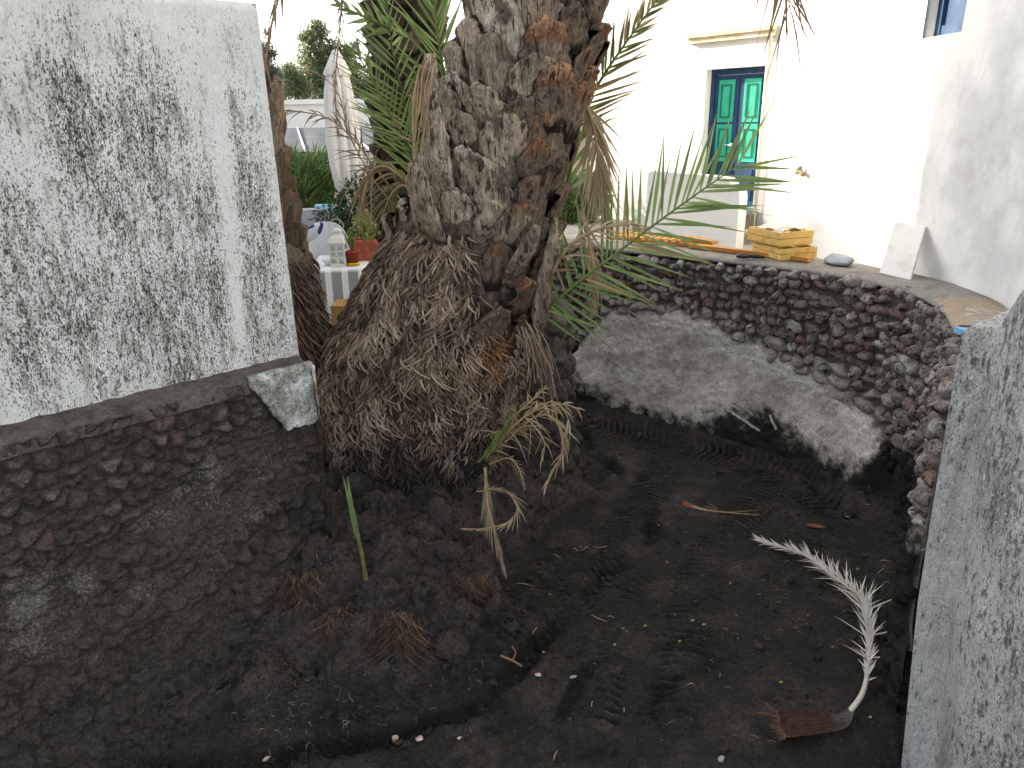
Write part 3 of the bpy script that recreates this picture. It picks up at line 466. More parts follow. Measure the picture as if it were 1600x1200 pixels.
zrel = V[:, 2]; gr = np.clip(.44 + .22 * fbm(V, 2.5, 3) + .10 * np.tile(sstep(.2, .6, np.linspace(0, 1, nk)), len(lv)), 0, 1); brn = np.clip(np.tile(sstep(.42, .75, np.linspace(0, 1, nk)), len(lv)) * .45 + .2 * fbm(V * [1, 1, .3], 4, 3), 0, 1)
pr.grid(V, nk, len(lv), grime=gr, brown=brn)
# far side, back and top so that the pier is solid
off = np.array([.42, .30, 0]); W = V.reshape(len(lv), nk, 3)
sd = np.stack([W[:, 0] + off * q for q in np.linspace(1, 0, 12)], 1).reshape(-1, 3); pr.grid(sd, 12, len(lv), grime=.45, brown=.2)
tpv = np.stack([W[-1] + off * q + np.array([0, 0, .012 * math.sin(q * 3.1)]) for q in np.linspace(0, 1, 8)], 0).reshape(-1, 3); pr.grid(tpv, nk, 8, grime=.5, brown=.3)
bkv = (W + off)[:, ::-1].reshape(-1, 3); pr.grid(bkv, nk, len(lv), grime=.4)
po = pr.build('stucco_pier', m_stucco, loc=(1.6, 2.2, 0)); tag(po, 'grey rough cast pier at right edge with its sloping top and dark speckles', 'wall')

# loose crumbs of ash all over the lane: nobody could count them
IV1, IT1 = ico(1); g = MB(); r_ = np.random.default_rng(55)
for i in range(9000):
    if r_.random() < .45: s0, n0 = r_.uniform(-1.3, 1.3), abs(r_.normal(.55, .3)); q = LW(s0, n0, 0)
    else: q = np.array([r_.uniform(-1.5, 2.4), r_.uniform(2.1, 6.4), 0])
    if not (lx[0] < q[0] < lx[-1] and ly[0] < q[1] < ly[-1]): continue
    z_ = lane_z(q[0], q[1]); rr = .0035 * r_.pareto(2.6) + .003; rr = min(rr, .026)
    if z_ > .75: continue
    V = IV1 * (1 + .35 * r_.normal(size=(len(IV1), 1))) * [rr, rr * r_.uniform(.7, 1.1), rr * .75] + [q[0], q[1], z_ + rr * .3]; g.add(V, None, IT1, wet=0., dusty=r_.uniform(0, .8))
tag(g.build('ash_crumbs', m_ash, smooth=False), 'loose crumbs of black ash strewn over the lane and the mud bank', 'crumbs', kind='stuff')
# ================================================================== palms
def frond_mesh(path, up, n=30, L=.45, wid=.02, a0=60, a1=18, droop=.25, sides=(1, -1), lift=.15, seed=0, start=.08, prof=None, dryf=0., jit=.18, seg=5, curl=0., thin=1.):
    """rachis along path; leaflets on both sides in the plane whose normal is `up`"""
    rs = np.random.default_rng(seed); P = spline(path, 10); l = np.r_[0, np.cumsum(np.linalg.norm(np.diff(P, axis=0), axis=1))]; l /= l[-1]
    g = MB(); up = nrm(np.array(up, float))
    for sd in sides:
        for i in range(n):
            if rs.random() > thin: continue
            t = start + (1 - start) * (i + .5 + rs.uniform(-.3, .3)) / n
            b = np.array([np.interp(t, l, P[:, k]) for k in range(3)]); b2 = np.array([np.interp(min(t + .03, 1), l, P[:, k]) for k in range(3)]); b1 = np.array([np.interp(max(t - .03, 0), l, P[:, k]) for k in range(3)])
            T = nrm(b2 - b1); Sd = nrm(np.cross(up, T)) * sd; Nn = np.cross(T, Sd) * sd
            if np.dot(Nn, up) < 0: Nn = -Nn
            a = math.radians(a0 + (a1 - a0) * t + rs.normal(0, 60 * jit * .5)); d = nrm(T * math.cos(a) + Sd * math.sin(a) + Nn * (lift + rs.normal(0, jit)))
            ln = L * (prof(t) if prof else (.55 + .45 * math.sin(math.pi * min(1, t * 1.15 + .12))) * (1 - .45 * t ** 3)) * rs.uniform(.85, 1.1)
            dr = droop * rs.uniform(.6, 1.5); q = np.linspace(0, 1, seg + 1); cv = rs.normal(0, curl)
            C = b + np.outer(q * ln, d) + np.outer((q ** 2) * ln * dr, [0, 0, -1.]) + np.outer(q ** 2 * ln * cv, np.cross(d, Nn))
            D = nrm(np.gradient(C, axis=0)); Wd = nrm(np.cross(D, Nn)); ww = wid * rs.uniform(.8, 1.15) * np.clip(np.interp(q, [0, .12, .4, 1], [.45, .9, 1, .03]), .02, 1)
            Nl = np.cross(Wd, D); V = np.stack([C - Wd * ww[:, None] * .5, C - Nl * ww[:, None] * .18, C + Wd * ww[:, None] * .5], 1).reshape(-1, 3)
            dv = 1.0 if rs.random() < dryf else 0.
            g.grid(V, 3, seg + 1, tint=rs.random(), tip=np.repeat(q, 3), dry=dv)
    return g, P
def frond(parent, path, up, mat, stalk=None, r0=.014, r1=.003, name='frond', **k):
    g, P = frond_mesh(path, up, **k); o = g.build(name, mat, parent); s = MB(); s.tube(P, np.linspace(r0, r1, len(P)), 6); s.build('rachis', stalk or m_stalk, o); return o
def boots(g, cen, rad, z0, z1, dz, W, Hh, out, seed, shade, nu=11, nv=11, zmin=None):
    """overlapping leaf bases on a spiral round the trunk. cen(z)->xy, rad(z), out(theta,z)->protrusion, shade(theta,z)->(grey,cut)"""
    rs = np.random.default_rng(seed); i = 0; z = z0
    while z < z1:
        th = i * 2.39996 + rs.normal(0, .09); i += 1; z += dz
        if zmin is not None and z < zmin(th): continue
        u = np.linspace(-1, 1, nu); v = np.linspace(0, 1, nv); U, Vv = np.meshgrid(u, v); o, fl = out(th, z); gy, ct = shade(th, z); sc = rs.uniform(.85, 1.2)
        oj = fbm(P3(Vv, np.sign(U) * 2, i * .61), 5, 2).reshape(U.shape); hw = W * sc * (.28 + .72 * np.sin(np.pi * np.clip(Vv * .72 + .20, 0, 1)) ** .75) * (1 + .30 * oj); o = o * rs.uniform(.55, 1.4); lean = rs.normal(0, .05); tilt = rs.normal(0, .35)
        prot = .010 + o * Vv ** 1.1 * (1 - .20 * np.abs(U) ** 2 + tilt * U * .5)
        tj = fbm(P3(U, i * .37, 3), 2.6, 4).reshape(U.shape); zl = z + (Vv - .5) * Hh * sc * rs.uniform(.85, 1.2) + Hh * Vv ** 2 * (.17 * tj - .16 * np.abs(U) ** 1.5)
        topm = np.clip((Vv - .88) / .12, 0, 1); prot = prot * (1 - topm * (.9 if fl < .5 else .55)) - .02 * topm; zl -= topm * .02
        r = rad(z); Tt = th + (U * hw + lean * Vv) / r
        N3 = fbm(np.stack([Tt.ravel() * r * 3.2, zl.ravel() * .9, np.full(U.size, i * 1.7)], 1), 6, 4).reshape(U.shape); N4 = fbm(np.stack([U.ravel() * hw.ravel() * 60, zl.ravel() * 5, np.full(U.size, i * .7)], 1), 1, 3).reshape(U.shape)
        prot = prot + (.030 * N3 + .016 * N4) * (.45 + Vv); edge_ = np.clip((np.abs(U) - .72) / .28, 0, 1) ** 1.5
        prot -= .02 * edge_
        cx, cy = cen(z); R = r + prot
        V = np.stack([cx + R * np.cos(Tt), cy + R * np.sin(Tt), zl], -1).reshape(-1, 3)
        cutm = np.clip((Vv - .55) / .2, 0, 1) * (1 - edge_) * ct + .25 * ct; gap = np.clip(edge_ * .85 * (1 if fl > .5 else .75) + (1 - np.clip(Vv / (.50 if fl > .5 else .30), 0, 1)) * (1.0 if fl > .5 else .7) + topm * (1 if fl < .5 else .25), 0, 1)  # dark gaps between scales, plus overlap shading painted into the colour
        g.grid(V, nu, nv, grey=(gy * (1 - .5 * edge_)).ravel() + rs.normal(0, .15), cut=cutm.ravel(), gap=gap.ravel())
AY = 4.3
PROF = [(-260, 800, 985), (-130, 770, 962), (0, 727, 945), (50, 717, 938), (100, 703, 930), (150, 692, 920), (200, 672, 905), (250, 655, 890), (300, 640, 880), (350, 600, 870), (400, 572, 868), (450, 545, 862), (520, 505, 845), (600, 487, 828), (700, 493, 805), (760, 508, 785), (800, 545, 750), (850, 560, 740)]
pz, pc, prr = [], [], []
for y_, l_, r_ in PROF:
    q = at((l_ + r_) / 2, y_, AY); dep = (q - EYE) @ _f; pz.append(q[2]); pc.append(q[0]); prr.append((r_ - l_) / 2 * dep / F)
o_ = np.argsort(pz); pz = np.array(pz)[o_]; pc = np.array(pc)[o_]; prr = np.array(prr)[o_]
PX = lambda z: np.interp(z, pz, pc); PR = lambda z: np.interp(z, pz, prr)
palm = thing('palm_tree', 'huge leaning palm with grey bark scales and a swollen skirt of dry roots', 'palm tree', (PX(.5), AY, .4))
print('palm z', pz.round(2), prr.round(2))
ZROOT = 1.62                                                        # roots reach up to about here on the left, lower on the right
def zroot(th): return 1.80 - .55 * sstep(-.3, .9, np.cos(th)) + .07 * np.sin(3 * th + 1) + .04 * np.sin(7 * th)
# trunk core
g = MB(); th = np.linspace(0, 2 * np.pi, 120, endpoint=False); zs = np.arange(1.0, 5.2, .025); Tg, Zg = np.meshgrid(th, zs)
R = PR(Zg) * .86 + .02 * fbm(P3(np.cos(Tg) * 2, np.sin(Tg) * 2, Zg), 4, 4).reshape(Tg.shape) - .05 * sstep(1.5, 1.0, Zg)
g.grid(np.stack([PX(Zg) + R * np.cos(Tg), AY + R * np.sin(Tg), Zg], -1).reshape(-1, 3), 120, len(zs), True, gap=.55, grey=0., cut=.0)
def outf(th, z):
    c = math.cos(th - .05); k = float(sstep(.05, .6, c)); return .048 + .058 * k, k
def shf(th, z): c = math.cos(th); k = float(sstep(-.05, .6, c)); return .85 - .70 * k, k * random.uniform(.25, 1.2)
boots(g, lambda z: (PX(z), AY), lambda z: PR(z) * .86, 1.2, 5.2, .0150, .118, .29, outf, 11, shf, 21, 21, lambda t: zroot(t) + .03)
trunk = g.build('trunk', m_bark, palm)
# root skirt: bed and thousands of short hanging roots
g = MB(); zs = np.arange(.2, 1.86, .02); th = np.linspace(0, 2 * np.pi, 180, endpoint=False); Tg, Zg = np.meshgrid(th, zs); sh5 = Tg.shape
R = PR(Zg) * .97 + .035 * fbm(P3(np.cos(Tg) * 2, np.sin(Tg) * 2, Zg), 2.6, 4).reshape(sh5) - .03 + np.where(Zg < .4, -.25 * sstep(.36, .18, Zg), 0) - .2 * sstep(0, .25, Zg - zroot(Tg))
mudm = np.clip(sstep(1.0, .45, Zg + .25 * fbm(P3(np.cos(Tg) * 2, np.sin(Tg) * 2, Zg), 2, 3).reshape(sh5)), 0, 1)
redm = np.exp(-((Tg - 5.35) / .35) ** 2) * np.exp(-((Zg - 1.25) / .22) ** 2)
RB = (zs, th, R)
g.grid(np.stack([PX(Zg) + R * np.cos(Tg), AY + R * np.sin(Tg), Zg], -1).reshape(-1, 3), 180, len(zs), True, mud=mudm.ravel(), red=redm.ravel())
root = g.build('root_skirt', m_rootbed, palm)
g = MB(); rs = np.random.default_rng(5); N = 17000
ths = rs.uniform(np.pi * .92, np.pi * 2.12, N); zz_ = rs.uniform(.24, 1.84, N)
lat = fbm(P3(ths * 1.3, zz_ * 1.6, 3), 2.2, 3) * 1.7; cl_ = fbm(P3(ths * 3, zz_ * 3, 8), 2.2, 2); mm = fbm(P3(ths * 1.4, zz_ * 1.2, 12), 1.6, 3); tb = fbm(P3(ths * 2.2, zz_ * 2.2, 14), 1.5, 2)
dist_gap = fbm(P3(ths * 1.5, zz_ * 5, 31), 1.3, 2)
q5 = np.linspace(0, 1, 5); cnt = 0
for i in range(N):
    th_, z_ = ths[i], zz_[i]
    if z_ > zroot(th_) + rs.normal(0, .04): continue
    mudy = np.clip(sstep(1.10, .42, z_ + .45 * mm[i]) , 0, 1)
    if rs.random() < .38 * mudy * (mm[i] < .15) or (cl_[i] < -.20 and rs.random() < .85): continue
    r = PR(z_) * .97 + .035 * noise(np.array([[math.cos(th_) * 5.2, math.sin(th_) * 5.2, z_ * 2.6]]))[0] - .035
    if z_ < .4: r -= .25 * float(sstep(.36, .18, z_))
    er = np.array([math.cos(th_), math.sin(th_), 0]); et = np.array([-math.sin(th_), math.cos(th_), 0]); slope = (PR(z_ + .05) - PR(z_ - .05)) / .1
    dn = nrm(np.array([0, 0, -1.]) - er * slope * .9 + et * (lat[i] + rs.normal(0, .34)))
    ln = rs.uniform(.032, .088) * (1 + .45 * (rs.random() < .12)) * (1 - .3 * mudy); lift = rs.uniform(.15, 1.0); b = np.array([PX(z_), AY, z_]) + er * r
    cu = rs.normal(0, .42); C = b + np.outer(q5 * ln, dn) + np.outer(np.sin(q5 * 2.2) * ln * lift * .55, er) + np.outer(q5 ** 2 * ln * cu, et)
    rad = rs.uniform(.0038, .0082) * (1 - .15 * mudy)
    rd = math.exp(-((th_ - 5.35) / .30) ** 2) * math.exp(-((z_ - 1.22) / .22) ** 2) * 1.3 + .55 * math.exp(-((th_ - 5.6) / .4) ** 2) * math.exp(-((z_ - .6) / .25) ** 2)
    g.tube(C, rad * np.array([1, 1, .95, .8, .45]), 5, False, tint=np.clip(.40 + .7 * tb[i] + rs.normal(0, .22) + .25 * cl_[i], 0, 1), red=rd * rs.uniform(.3, 1), mud=mudy * .7); cnt += 1
print('roots', cnt)
g.build('hanging_root', m_root, root)['kind'] = 'stuff'
# long drooping roots at right
g = MB()
for i in range(30):
    t = rs.random(); p0 = at(812 + 40 * t + rs.normal(0, 5), 500 + 55 * t + rs.normal(0, 10), 3.85 + .1 * t); p1 = p0 + np.array([.02 + .03 * rs.random(), -.03, -.08]); p2 = p1 + np.array([rs.normal(.02, .03), -.01, -rs.uniform(.10, .30)])
    g.tube(spline([p0, p1, p2], 5), rs.uniform(.003, .0055), 5, False, tint=rs.uniform(.2, .7), red=.35)
g.build('drooping_root', m_root, palm)['kind'] = 'stuff'
# broken leaf base sticking up at left, with peeling strips
def slab(path, W, Tk, mat, name, parent, seed, outn, **at_):
    g = MB(); P = spline(path, 8); T = nrm(np.gradient(P, axis=0)); outn = nrm(np.array(outn, float)); Sd = nrm(np.cross(T, outn)); n = len(P); W = np.interp(np.linspace(0, 1, n), np.linspace(0, 1, len(W)), W); m = 18
    an = np.linspace(0, 2 * np.pi, m, endpoint=False); V = P[:, None] + Sd[:, None] * (np.cos(an)[None, :, None] * W[:, None, None]) + outn * (np.sin(an)[None, :, None] * (W * Tk)[:, None, None])
    V = V.reshape(-1, 3); V = V + (.02 * fbm(V * [3, 3, .8], 9, 4))[:, None] * outn + (.012 * fbm(V * [2, 2, 1] + 5, 14, 3))[:, None] * Sd[0]
    g.grid(V, m, n, True, **at_); k0 = g.n - m; g.T.append(np.array([[k0, k0 + q, k0 + q + 1] for q in range(1, m - 1)])); return g.build(name, mat, parent)
slab([at(700, 360, 4.15), at(690, 300, 4.0), at(682, 230, 3.92), at(672, 160, 3.90), at(672, 84, 3.92)], [.13, .10, .075, .055, .035], .45, m_bark, 'leaf_stump', palm, 3, (-.5, -.85, 0), grey=1.1, cut=0., gap=0.)
slab([at(690, 400, 3.98), at(672, 360, 3.82), at(658, 315, 3.76), at(650, 270, 3.74), at(648, 252, 3.75)], [.09, .085, .06, .03], .4, m_bark, 'leaf_stump', palm, 4, (-.5, -.85, 0), grey=.7, cut=0., gap=.1)
slab([at(796, 470, 4.02), at(800, 440, 3.88), at(812, 410, 3.78), at(832, 372, 3.76), at(840, 352, 3.78)], [.06, .055, .045, .02], .5, m_bark, 'leaf_stump', palm, 5, (.3, -.9, 0), grey=.5, cut=.1, gap=0.)
slab([at(838, 530, 4.12), at(842, 500, 4.02), at(850, 440, 3.98), at(862, 390, 4.0), at(868, 340, 4.05)], [.05, .055, .045, .02], .5, m_bark, 'leaf_stump', palm, 6, (.5, -.8, 0), grey=.5, cut=.2, gap=0.)
slab([at(750, 410, 4.02), at(752, 380, 3.88), at(758, 350, 3.79), at(772, 325, 3.77), at(782, 318, 3.79)], [.05, .05, .045, .02], .5, m_bark, 'leaf_stump', palm, 7, (.1, -1, 0), grey=.7, cut=.2, gap=0.)
g = MB()
for i in range(16):
    x0 = 664 + rs.uniform(-12, 16); y0 = 95 + rs.uniform(-10, 25); pts = [at(x0, y0, 3.86), at(x0 - rs.uniform(2, 14), y0 + rs.uniform(30, 60), 3.80), at(x0 - rs.uniform(5, 26), y0 + rs.uniform(70, 150), 3.82)]
    if rs.random() < .4: pts.append(pts[-1] + np.array([rs.normal(0, .04), 0, rs.uniform(.0, .05)]))
    g.tube(spline(pts, 6), rs.uniform(.003, .007), 5, False, tint=rs.uniform(.6, 1))
g.build('peeling_strip', m_drystalk, palm)['kind'] = 'stuff'
# fronds of the big palm
TC = (-.15, -.95, .25)
frond(palm, [at(838, 500, 4.12), at(890, 452, 4.06), at(960, 398, 4.02), at(1040, 338, 3.98), at(1110, 288, 3.96), at(1155, 257, 3.95)], TC, m_frond, n=36, L=.47, wid=.018, a0=74, a1=30, droop=.03, prof=lambda t: float(np.interp(t, [0, .12, .45, .8, 1], [.55, .85, 1., .9, .82])), seed=21, start=.02, lift=.05, jit=.18, dryf=.08, r0=.011)
frond(palm, [at(868, 262, 4.55), at(900, 190, 4.52), at(945, 115, 4.48), at(990, 50, 4.45), at(1045, -25, 4.4)], (-.1, -1, 0), m_olive, n=26, L=.34, wid=.017, a0=44, a1=24, droop=.0, seed=22, dryf=.15, jit=.14)
frond(palm, [at(880, 320, 4.45), at(902, 215, 4.42), at(925, 120, 4.40)], (-.1, -1, 0), m_frond, n=9, L=.30, wid=.022, a0=34, a1=14, droop=.08, seed=23, dryf=.1)
frond(palm, [at(905, 150, 4.38), at(922, 180, 4.33), at(934, 235, 4.32), at(940, 290, 4.32), at(950, 342, 4.32)], (-.1, -1, .0), m_dry, m_drystalk, n=30, L=.26, wid=.017, a0=30, a1=12, droop=.6, seed=24, lift=0, curl=.12)
frond(palm, [at(852, 445, 4.02), at(885, 390, 3.98), at(925, 362, 3.98), at(985, 350, 4.0), at(1015, 358, 4.0)], (0, -.8, .5), m_dry, m_drystalk, n=10, L=.22, wid=.012, a0=40, a1=20, droop=.3, seed=25, lift=0, curl=.2)
frond(palm, [at(905, 330, 4.36), at(925, 390, 4.30), at(930, 440, 4.28), at(925, 485, 4.28)], (0, -1, .0), m_dry, m_drystalk, n=14, L=.20, wid=.010, a0=24, a1=10, droop=.7, seed=26, lift=0, curl=.15)
# crown above the picture
for i in range(7):
    a = i * 2.4 + .6; c = np.array([PX(5.1), AY, 5.15]); d = np.array([math.cos(a), math.sin(a), 0]); r = 2.3 + .5 * math.sin(i * 5)
    frond(palm, [c, c + d * r * .35 + [0, 0, .9], c + d * r * .75 + [0, 0, 1.0], c + d * r * 1.05 + [0, 0, .45]], (0, 0, 1), m_frond, n=36, L=.48, wid=.026, a0=62, a1=25, droop=.35, seed=100 + i)
# dead frond hanging from the crown, its tip showing at the top of the view
frond(palm, [(PX(5.1) + .3, AY, 5.1), at(1190, -240, 4.1), at(1222, -70, 4.05), at(1234, 12, 4.0)], (-.1, -1, 0), m_brown, m_drystalk, n=70, L=.30, wid=.009, a0=45, a1=22, droop=.5, seed=140, lift=0, curl=.1, prof=lambda t: 1.0)
# ------------------------------------------------------------------ sucker fronds left of the trunk
tk = thing('palm_tree', 'dark narrow palm trunk behind the big palm with green fronds across it', 'palm tree', (-.75, 5.6, .34))
cz = np.array([.2, 1.0, 2.2, 3.6, 6.0]); cxs = np.array([-.72, -.74, -.71, -.66, -.5]); g = MB()
zs = np.arange(.3, 5.8, .03); th = np.linspace(0, 2 * np.pi, 60, endpoint=False); Tg, Zg = np.meshgrid(th, zs); R = .235 + .02 * fbm(P3(np.cos(Tg), np.sin(Tg), Zg), 4, 3).reshape(Tg.shape)
g.grid(np.stack([np.interp(Zg, cz, cxs) + R * np.cos(Tg), 5.6 + R * np.sin(Tg), Zg], -1).reshape(-1, 3), 60, len(zs), True, gap=.6, grey=0.)
boots(g, lambda z: (np.interp(z, cz, cxs), 5.6), lambda z: .235, .4, 5.8, .022, .085, .17, lambda t, z: (.06, 1.), 17, lambda t, z: (random.uniform(.2, .9), 0.), 7, 7)
g.build('trunk', m_bark3, tk)
for i in range(0):
    a = i * 2.4; c = np.array([-.5, 5.6, 5.7]); d = np.array([math.cos(a), math.sin(a), 0])
    frond(tk, [c, c + d * .7 + [0, 0, .8], c + d * 1.6 + [0, 0, .9], c + d * 2.2 + [0, 0, .4]], (0, 0, 1), m_frond, n=30, L=.42, wid=.024, a0=60, a1=25, droop=.35, seed=200 + i)
FU = (-.2, -1, .1)
frond(tk, [at(668, 330, 5.0), at(655, 250, 4.85), at(632, 160, 4.75), at(612, 70, 4.7), at(600, -40, 4.7)], FU, m_frond, n=32, L=.56, wid=.015, a0=48, a1=34, droop=.05, seed=31, sides=(1,), lift=.05, start=.05, jit=.16)
frond(tk, [at(668, 330, 5.0), at(655, 250, 4.85), at(632, 160, 4.75), at(612, 70, 4.7), at(600, -40, 4.7)], FU, m_frond, n=16, L=.42, wid=.014, a0=50, a1=30, droop=.1, seed=32, sides=(-1,), lift=.05, start=.25)
frond(tk, [at(712, 240, 4.95), at(700, 150, 4.75), at(686, 70, 4.65), at(676, -20, 4.6), at(668, -110, 4.6)], FU, m_frond, n=28, L=.50, wid=.017, a0=42, a1=24, droop=.04, seed=33, lift=.05, start=.1, jit=.16)
frond(tk, [at(672, 300, 4.9), at(640, 230, 4.7), at(605, 170, 4.6), at(578, 118, 4.55), at(556, 80, 4.5)], FU, m_frond, n=20, L=.40, wid=.014, a0=50, a1=25, droop=.1, seed=34, lift=.05, start=.2)
frond(tk, [at(640, 60, 4.9), at(600, 40, 4.7), at(560, 22, 4.6), at(528, 6, 4.6)], FU, m_frond, n=9, L=.24, wid=.022, a0=35, a1=18, droop=.1, seed=35, lift=.05)
frond(tk, [at(655, 350, 5.1), at(600, 280, 5.0), at(550, 215, 4.95), at(505, 182, 4.9), at(440, 172, 4.9)], (-.1, -1, .2), m_brown, m_drystalk, n=22, L=.26, wid=.0085, a0=50, a1=20, droop=.35, seed=36, lift=0, jit=.3, curl=.15, r0=.008, start=.35, thin=.85)
frond(tk, [at(640, 345, 5.2), at(590, 290, 5.1), at(548, 215, 5.05), at(525, 140, 5.0), at(470, 100, 5.0)], (-.1, -1, .2), m_brown, m_drystalk, n=8, L=.22, wid=.008, a0=35, a1=20, droop=.3, seed=37, lift=0, jit=.3, r0=.006, start=.3, curl=.1)
frond(tk, [at(650, 300, 5.0), at(605, 262, 4.95), at(578, 272, 4.9), at(562, 320, 4.9)], (-.1, -1, .1), m_dry, m_drystalk, n=15, L=.30, wid=.014, a0=30, a1=12, droop=.8, seed=38, lift=0, curl=.15)
frond(tk, [at(660, 320, 5.0), at(630, 290, 4.95), at(608, 310, 4.9), at(596, 345, 4.9)], (-.1, -1, .1), m_olive, m_drystalk, n=14, L=.26, wid=.012, a0=40, a1=20, droop=.5, seed=39, lift=0, curl=.2)
frond(tk, [at(555, -150, 4.7), at(538, -60, 4.6), at(532, 30, 4.6), at(524, 130, 4.6), at(528, 215, 4.6)], (-.1, -1, .0), m_brown, m_drystalk, n=16, L=.12, wid=.008, a0=24, a1=14, droop=.4, seed=40, lift=0, r0=.007, r1=.003, curl=.2, thin=.7)
# ------------------------------------------------------------------ palm beside the house corner
pk = thing('palm_tree', 'slim brown cut palm trunk squeezed behind the white house corner, fibrous at its foot', 'palm tree', (-1.4, 4.7, .34))
YL = 4.7; OUT = [(-200, 405), (0, 420), (160, 436), (250, 445), (330, 462), (400, 481), (450, 490), (480, 497), (520, 515), (560, 532), (640, 550)]
lz, lc, lr = [], [], []
for y_, e_ in OUT:
    q = at(e_, y_, YL); rr_ = .20 + .10 * float(sstep(470, 600, y_)); lz.append(q[2]); lc.append(q[0] - rr_); lr.append(rr_)
o_ = np.argsort(lz); lz = np.array(lz)[o_]; lc = np.array(lc)[o_]; lr = np.array(lr)[o_]; QX = lambda z: np.interp(z, lz, lc); QR = lambda z: np.interp(z, lz, lr)
g = MB(); ZPK = float(at(425, 158, YL)[2]); zs = np.arange(.3, ZPK, .025); th = np.linspace(0, 2 * np.pi, 60, endpoint=False); Tg, Zg = np.meshgrid(th, zs); R = QR(Zg) * .92 + .02 * fbm(P3(np.cos(Tg), np.sin(Tg), Zg), 4, 3).reshape(Tg.shape)
g.grid(np.stack([QX(Zg) + R * np.cos(Tg), YL + R * np.sin(Tg), Zg], -1).reshape(-1, 3), 60, len(zs), True, gap=.5, grey=.2)
boots(g, lambda z: (QX(z), YL), lambda z: QR(z) * .9, 1.45, ZPK - .05, .024, .10, .30, lambda t, z: (.05, 0.), 19, lambda t, z: (random.uniform(.3, 1.1), 0.), 9, 9)
c_ = np.array([QX(ZPK), YL, ZPK]); rr_ = QR(ZPK) * .92; g.lathe([(rr_, -.03), (rr_ * .9, .01), (rr_ * .5, .02), (.001, .0)], c_, 24, gap=.7, grey=.2); g.build('trunk', m_bark2, pk)
g = MB()
for i in range(1300):
    t_ = rs.uniform(np.pi, 2.25 * np.pi); z_ = rs.uniform(.8, 1.62); er = np.array([math.cos(t_), math.sin(t_), 0]); b = np.array([QX(z_), YL, z_]) + er * (QR(z_) * .92); ln = rs.uniform(.05, .11)
    dn = nrm(np.array([rs.normal(.25, .3), 0, -1]) + er * .25); C = b + np.outer(q5 * ln, dn) + np.outer(np.sin(q5 * 2.2) * ln * .3, er)
    g.tube(C, .006 * np.array([1, 1, .95, .8, .4]), 5, False, tint=np.clip(rs.normal(.35, .2), 0, 1), mud=.35, red=.0)
g.build('root_skirt', m_root, pk)['kind'] = 'stuff'
frond(palm, [(PX(5.1) - .2, AY, 5.1), at(600, -420, 4.2), at(500, -220, 4.0), at(470, -110, 3.7), at(440, -20, 3.6), at(422, 50, 3.6), at(413, 110, 3.6)], (0, -1, .1), m_brown, m_drystalk, n=34, L=.26, wid=.013, a0=24, a1=10, droop=.5, seed=51, lift=0, curl=.12)
# ================================================================== shoots and dead fronds around the foot of the big palm
sk = thing('palm_sucker', 'palm sucker with short green blades and dry curled fronds at the big root skirt', 'palm shoot', at(745, 745, 3.62))
frond(sk, [at(748, 722, 3.60), at(768, 700, 3.52), at(790, 668, 3.48), at(800, 640, 3.48)], (0, -1, .3), m_frond, n=10, L=.14, wid=.010, a0=18, a1=8, droop=.1, seed=61, r0=.007)
frond(sk, [at(760, 715, 3.60), at(800, 668, 3.48), at(840, 640, 3.44), at(880, 632, 3.44), at(905, 640, 3.44)], (0, -.8, .5), m_dry, m_drystalk, n=11, L=.17, wid=.010, a0=45, a1=25, droop=.35, seed=62, r0=.006, jit=.35, curl=.3)
frond(sk, [at(790, 690, 3.54), at(840, 650, 3.44), at(872, 660, 3.42), at(880, 700, 3.42), at(862, 740, 3.42), at(850, 765, 3.42)], (0, -1, .2), m_dry, m_drystalk, n=14, L=.15, wid=.010, a0=26, a1=8, droop=.4, seed=63, r0=.006, curl=.1)
frond(sk, [at(790, 660, 3.56), at(815, 640, 3.5), at(845, 612, 3.48), at(852, 605, 3.48)], (0, -1, .2), m_dry, m_drystalk, n=10, L=.11, wid=.008, a0=50, a1=25, droop=.2, seed=64, r0=.006, jit=.3, curl=.3)
frond(sk, [at(765, 725, 3.58), at(795, 716, 3.48), at(812, 735, 3.46), at(820, 765, 3.46)], (0, -1, .1), m_brown, m_drystalk, n=16, L=.055, wid=.006, a0=60, a1=40, droop=.2, seed=65, r0=.004, jit=.1)
frond(sk, [at(745, 768, 3.56), at(785, 765, 3.44), at(808, 790, 3.40), at(795, 815, 3.38), at(755, 826, 3.36), at(725, 826, 3.36)], (0, -1, .2), m_dry, m_drystalk, n=16, L=.12, wid=.007, a0=14, a1=5, droop=.1, seed=66, r0=.004, jit=.1)
frond(sk, [at(758, 730, 3.6), at(762, 790, 3.50), at(775, 840, 3.42), at(788, 890, 3.34)], (0, -1, .2), m_brown, m_drystalk, n=22, L=.17, wid=.008, a0=14, a1=5, droop=.3, seed=67, r0=.01, jit=.1)
frond(sk, [at(770, 700, 3.58), at(815, 655, 3.46), at(862, 628, 3.42), at(888, 655, 3.40), at(884, 690, 3.40)], (0, -1, .3), m_dry, m_drystalk, n=12, L=.15, wid=.008, a0=50, a1=20, droop=.7, seed=68, r0=.004, jit=.7, curl=.5)
frond(sk, [at(790, 680, 3.52), at(830, 665, 3.44), at(850, 690, 3.42), at(848, 720, 3.42)], (0, -1, .3), m_dry, m_drystalk, n=6, L=.14, wid=.006, a0=50, a1=20, droop=.8, seed=69, r0=.004, jit=.7, curl=.5)
sh_ = thing('palm_shoot', 'thin upright green shoot growing from the mud in front of the root skirt', 'palm shoot', on_lane(571, 905))
